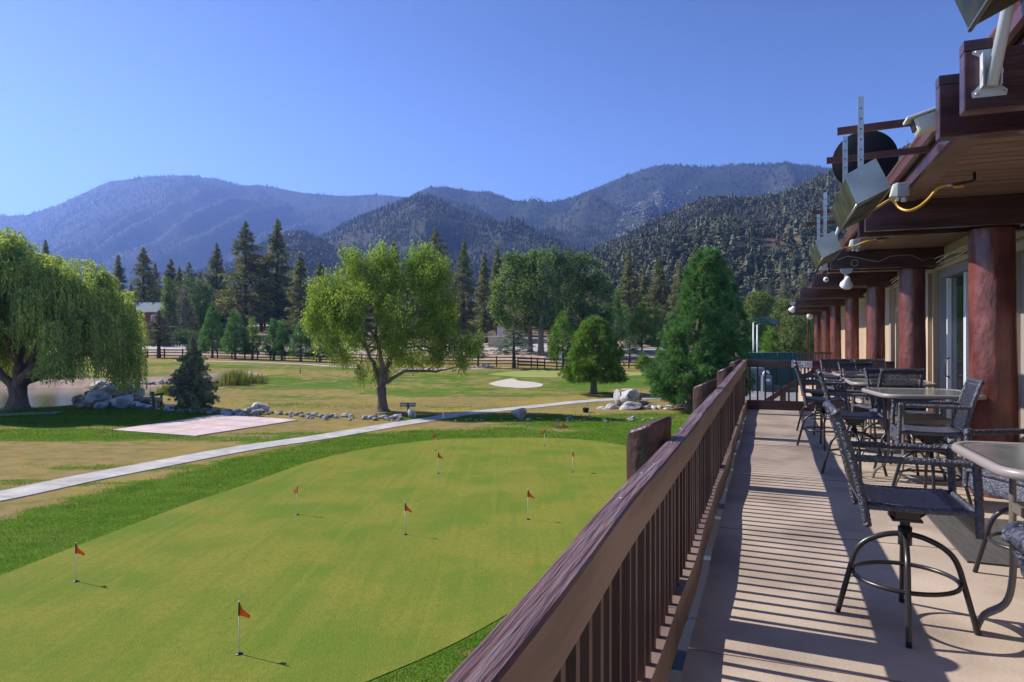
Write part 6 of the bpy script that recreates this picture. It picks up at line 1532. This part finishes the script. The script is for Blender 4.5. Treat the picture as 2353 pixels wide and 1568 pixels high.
def make_table():
    t = thing('bar_table', '', 'table'); w = .50; n = 10; rc = .19
    def rr(w, rc, n=8): return [(sx*(w-rc)+rc*math.cos(a), sy*(w-rc)+rc*math.sin(a)) for (sx, sy, a0) in ((1, 1, 0), (-1, 1, 90), (-1, -1, 180), (1, -1, 270)) for a in np.radians(np.linspace(a0, a0+90, n))]
    o_ = rr(w, rc); i_ = rr(w-.045, rc-.03); k = len(o_)
    mb = MB(); prof = [(i_, 1.018), (rr(w-.012, rc-.008), 1.021), (o_, 1.008), (o_, .985), (rr(w-.01, rc-.007), .976), (i_, .976)]
    vs = [(x, y, z) for P, z in prof for x, y in P]; m = len(prof)
    mb.add(vs, [[q*k+j, q*k+(j+1) % k, ((q+1) % m)*k+(j+1) % k, ((q+1) % m)*k+j] for q in range(m) for j in range(k)], True); mb.build('rim', M['tabrim'], t)
    mb = MB(); mb.prism(rr(w-.046, rc-.031), 1.006, 1.016); mb.build('glass_top', M['tabglass'], t)
    for sx in (-1, 1):
        for sy in (-1, 1):
            mb = MB(); P = curve_pts([(sx*.245, sy*.245, .974), (sx*.245, sy*.245, .6), (sx*.245, sy*.245, .35), (sx*.27, sy*.27, .2), (sx*.345, sy*.345, .10), (sx*.375, sy*.375, .0)], 4)
            mb.tube([tuple(p) for p in P], .026, 8, flat=(1, .6)); mb.build('leg', M['tableg'], t)
    for z in (.90, .72):
        mb = MB()
        for a, b in (((-.245, -.245), (.245, -.245)), ((.245, -.245), (.245, .245)), ((.245, .245), (-.245, .245)), ((-.245, .245), (-.245, -.245))): mb.bar((a[0], a[1], z), (b[0], b[1], z), .018, .045)
        mb.build('stretcher', M['tableg'], t)
    return t
tb0 = make_table(); tl = ['square bar table with glass top nearest the viewer', 'square bar table with glass top beside the nearest log column, second in the row', 'square bar table with glass top, third in the row', 'square bar table with glass top furthest away near the end railing']
for i, (s, t, dr) in enumerate(((1.43, 4.02, 2), (1.50, 8.42, 8), (1.46, 10.3, 0), (1.46, 12.45, 0))):
    p = D(s, t, .001); rz = -AL+R(dr)
    if i == 0: tb0.location = p; tb0.rotation_euler = (0, 0, rz); tb0['label'] = tl[0]; o = tb0
    else: o = dup(tb0, p, rz, tl[i])
    o['group'] = 'bar tables on the terrace'
# ---- bird
bp_ = D(s_in(15.25)-.088-.06, 15.25, 1.135); t = thing('bird', 'small brown bird perched on the furthest slanted railing post', 'bird', bp_, (0, 0, R(200)))
mb = MB(); P = curve_pts([(-.11, 0, .005), (-.07, 0, .025), (-.035, 0, .045), (0, 0, .062), (.03, 0, .088), (.045, 0, .112), (.06, 0, .122), (.073, 0, .122)], 3)
rr = np.interp(np.linspace(0, 1, len(P)), [0, .2, .35, .5, .68, .8, .93, 1], [.006, .012, .028, .036, .026, .021, .018, .006]); mb.tube([tuple(p) for p in P], list(rr), 12); mb.build('body', M['bird'], t)
mb = MB(); mb.lathe([(.005, 0), (.0005, .016)], 6, Matrix.Translation((.074, 0, .122)) @ Matrix.Rotation(R(90), 4, 'Y')); mb.build('beak', M['black'], t)
for y in (-.012, .012): mb = MB(); mb.tube([(.0, y, .035), (.004, y, .0), (.02, y, -.008)], .002, 5); mb.build('leg', M['black'], t)
# ================================================================ CAMERA, SUN, SKY
cd = bpy.data.cameras.new('camera'); cam = bpy.data.objects.new('camera', cd); COL.objects.link(cam)
cam.location = (0, 0, H); cam.rotation_euler = (R(90), 0, 0); cd.sensor_width = 36; cd.lens = 36*F/2353; cd.shift_y = -8/2353
cd.clip_start = .05; cd.clip_end = 20000; scene.camera = cam
EL = R(39.5); SD = Vector((-.915, .40, 0)).normalized()
sun_dir = Vector((SD.x*math.cos(EL), SD.y*math.cos(EL), math.sin(EL)))
sl = bpy.data.lights.new('sun', 'SUN'); sl.energy = 4.2; sl.angle = R(.5); sl.color = (1.0, .93, .82)
so = bpy.data.objects.new('sun', sl); COL.objects.link(so); so.rotation_euler = sun_dir.to_track_quat('Z', 'Y').to_euler()
so.location = (-20, 10, 40)
w = bpy.data.worlds.new('World'); scene.world = w; w.use_nodes = True; nt = w.node_tree
bg = nt.nodes['Background']; sk = nt.nodes.new('ShaderNodeTexSky'); sk.sky_type = 'NISHITA'; sk.sun_disc = False
sk.sun_elevation = EL; sk.sun_rotation = math.atan2(SD.x, SD.y); sk.altitude = 2300; sk.air_density = .8; sk.dust_density = .7; sk.ozone_density = 6.0
tn = nt.nodes.new('ShaderNodeMix'); tn.data_type = 'RGBA'; tn.blend_type = 'MULTIPLY'; tn.inputs[0].default_value = 1; tn.inputs[7].default_value = (1.02, .86, 1.0, 1)
gtc = nt.nodes.new('ShaderNodeTexCoord'); gs = nt.nodes.new('ShaderNodeSeparateXYZ'); gr_ = nt.nodes.new('ShaderNodeMapRange'); gm_ = nt.nodes.new('ShaderNodeMix'); gm_.data_type = 'RGBA'
gr_.inputs[1].default_value = .06; gr_.inputs[2].default_value = .42; gm_.inputs[6].default_value = (1.0, .94, .97, 1); gm_.inputs[7].default_value = (.50, .50, .58, 1)
nt.links.new(gtc.outputs['Generated'], gs.inputs[0]); nt.links.new(gs.outputs[2], gr_.inputs[0]); nt.links.new(gr_.outputs[0], gm_.inputs[0]); nt.links.new(gm_.outputs[2], tn.inputs[7])
nt.links.new(sk.outputs[0], tn.inputs[6]); nt.links.new(tn.outputs[2], bg.inputs[0]); bg.inputs[1].default_value = .15
vs_ = scene.view_settings; scene.display_settings.display_device = 'sRGB'; vs_.view_transform = 'Standard'; vs_.look = 'None'; vs_.exposure = 1.08; vs_.gamma = 1
cy = scene.cycles; cy.use_denoising = True; cy.denoiser = 'OPENIMAGEDENOISE'; cy.max_bounces = 6; cy.diffuse_bounces = 3; cy.glossy_bounces = 3; cy.transmission_bounces = 2; cy.volume_bounces = 0; cy.transparent_max_bounces = 4
cy.use_adaptive_sampling = True; cy.adaptive_threshold = .015; cy.sample_clamp_indirect = 6
for o in list(scene.objects):
    if o.type == 'MESH' and len(o.data.materials) == 0: print('NO MATERIAL', o.name)
bpy.context.view_layer.update()
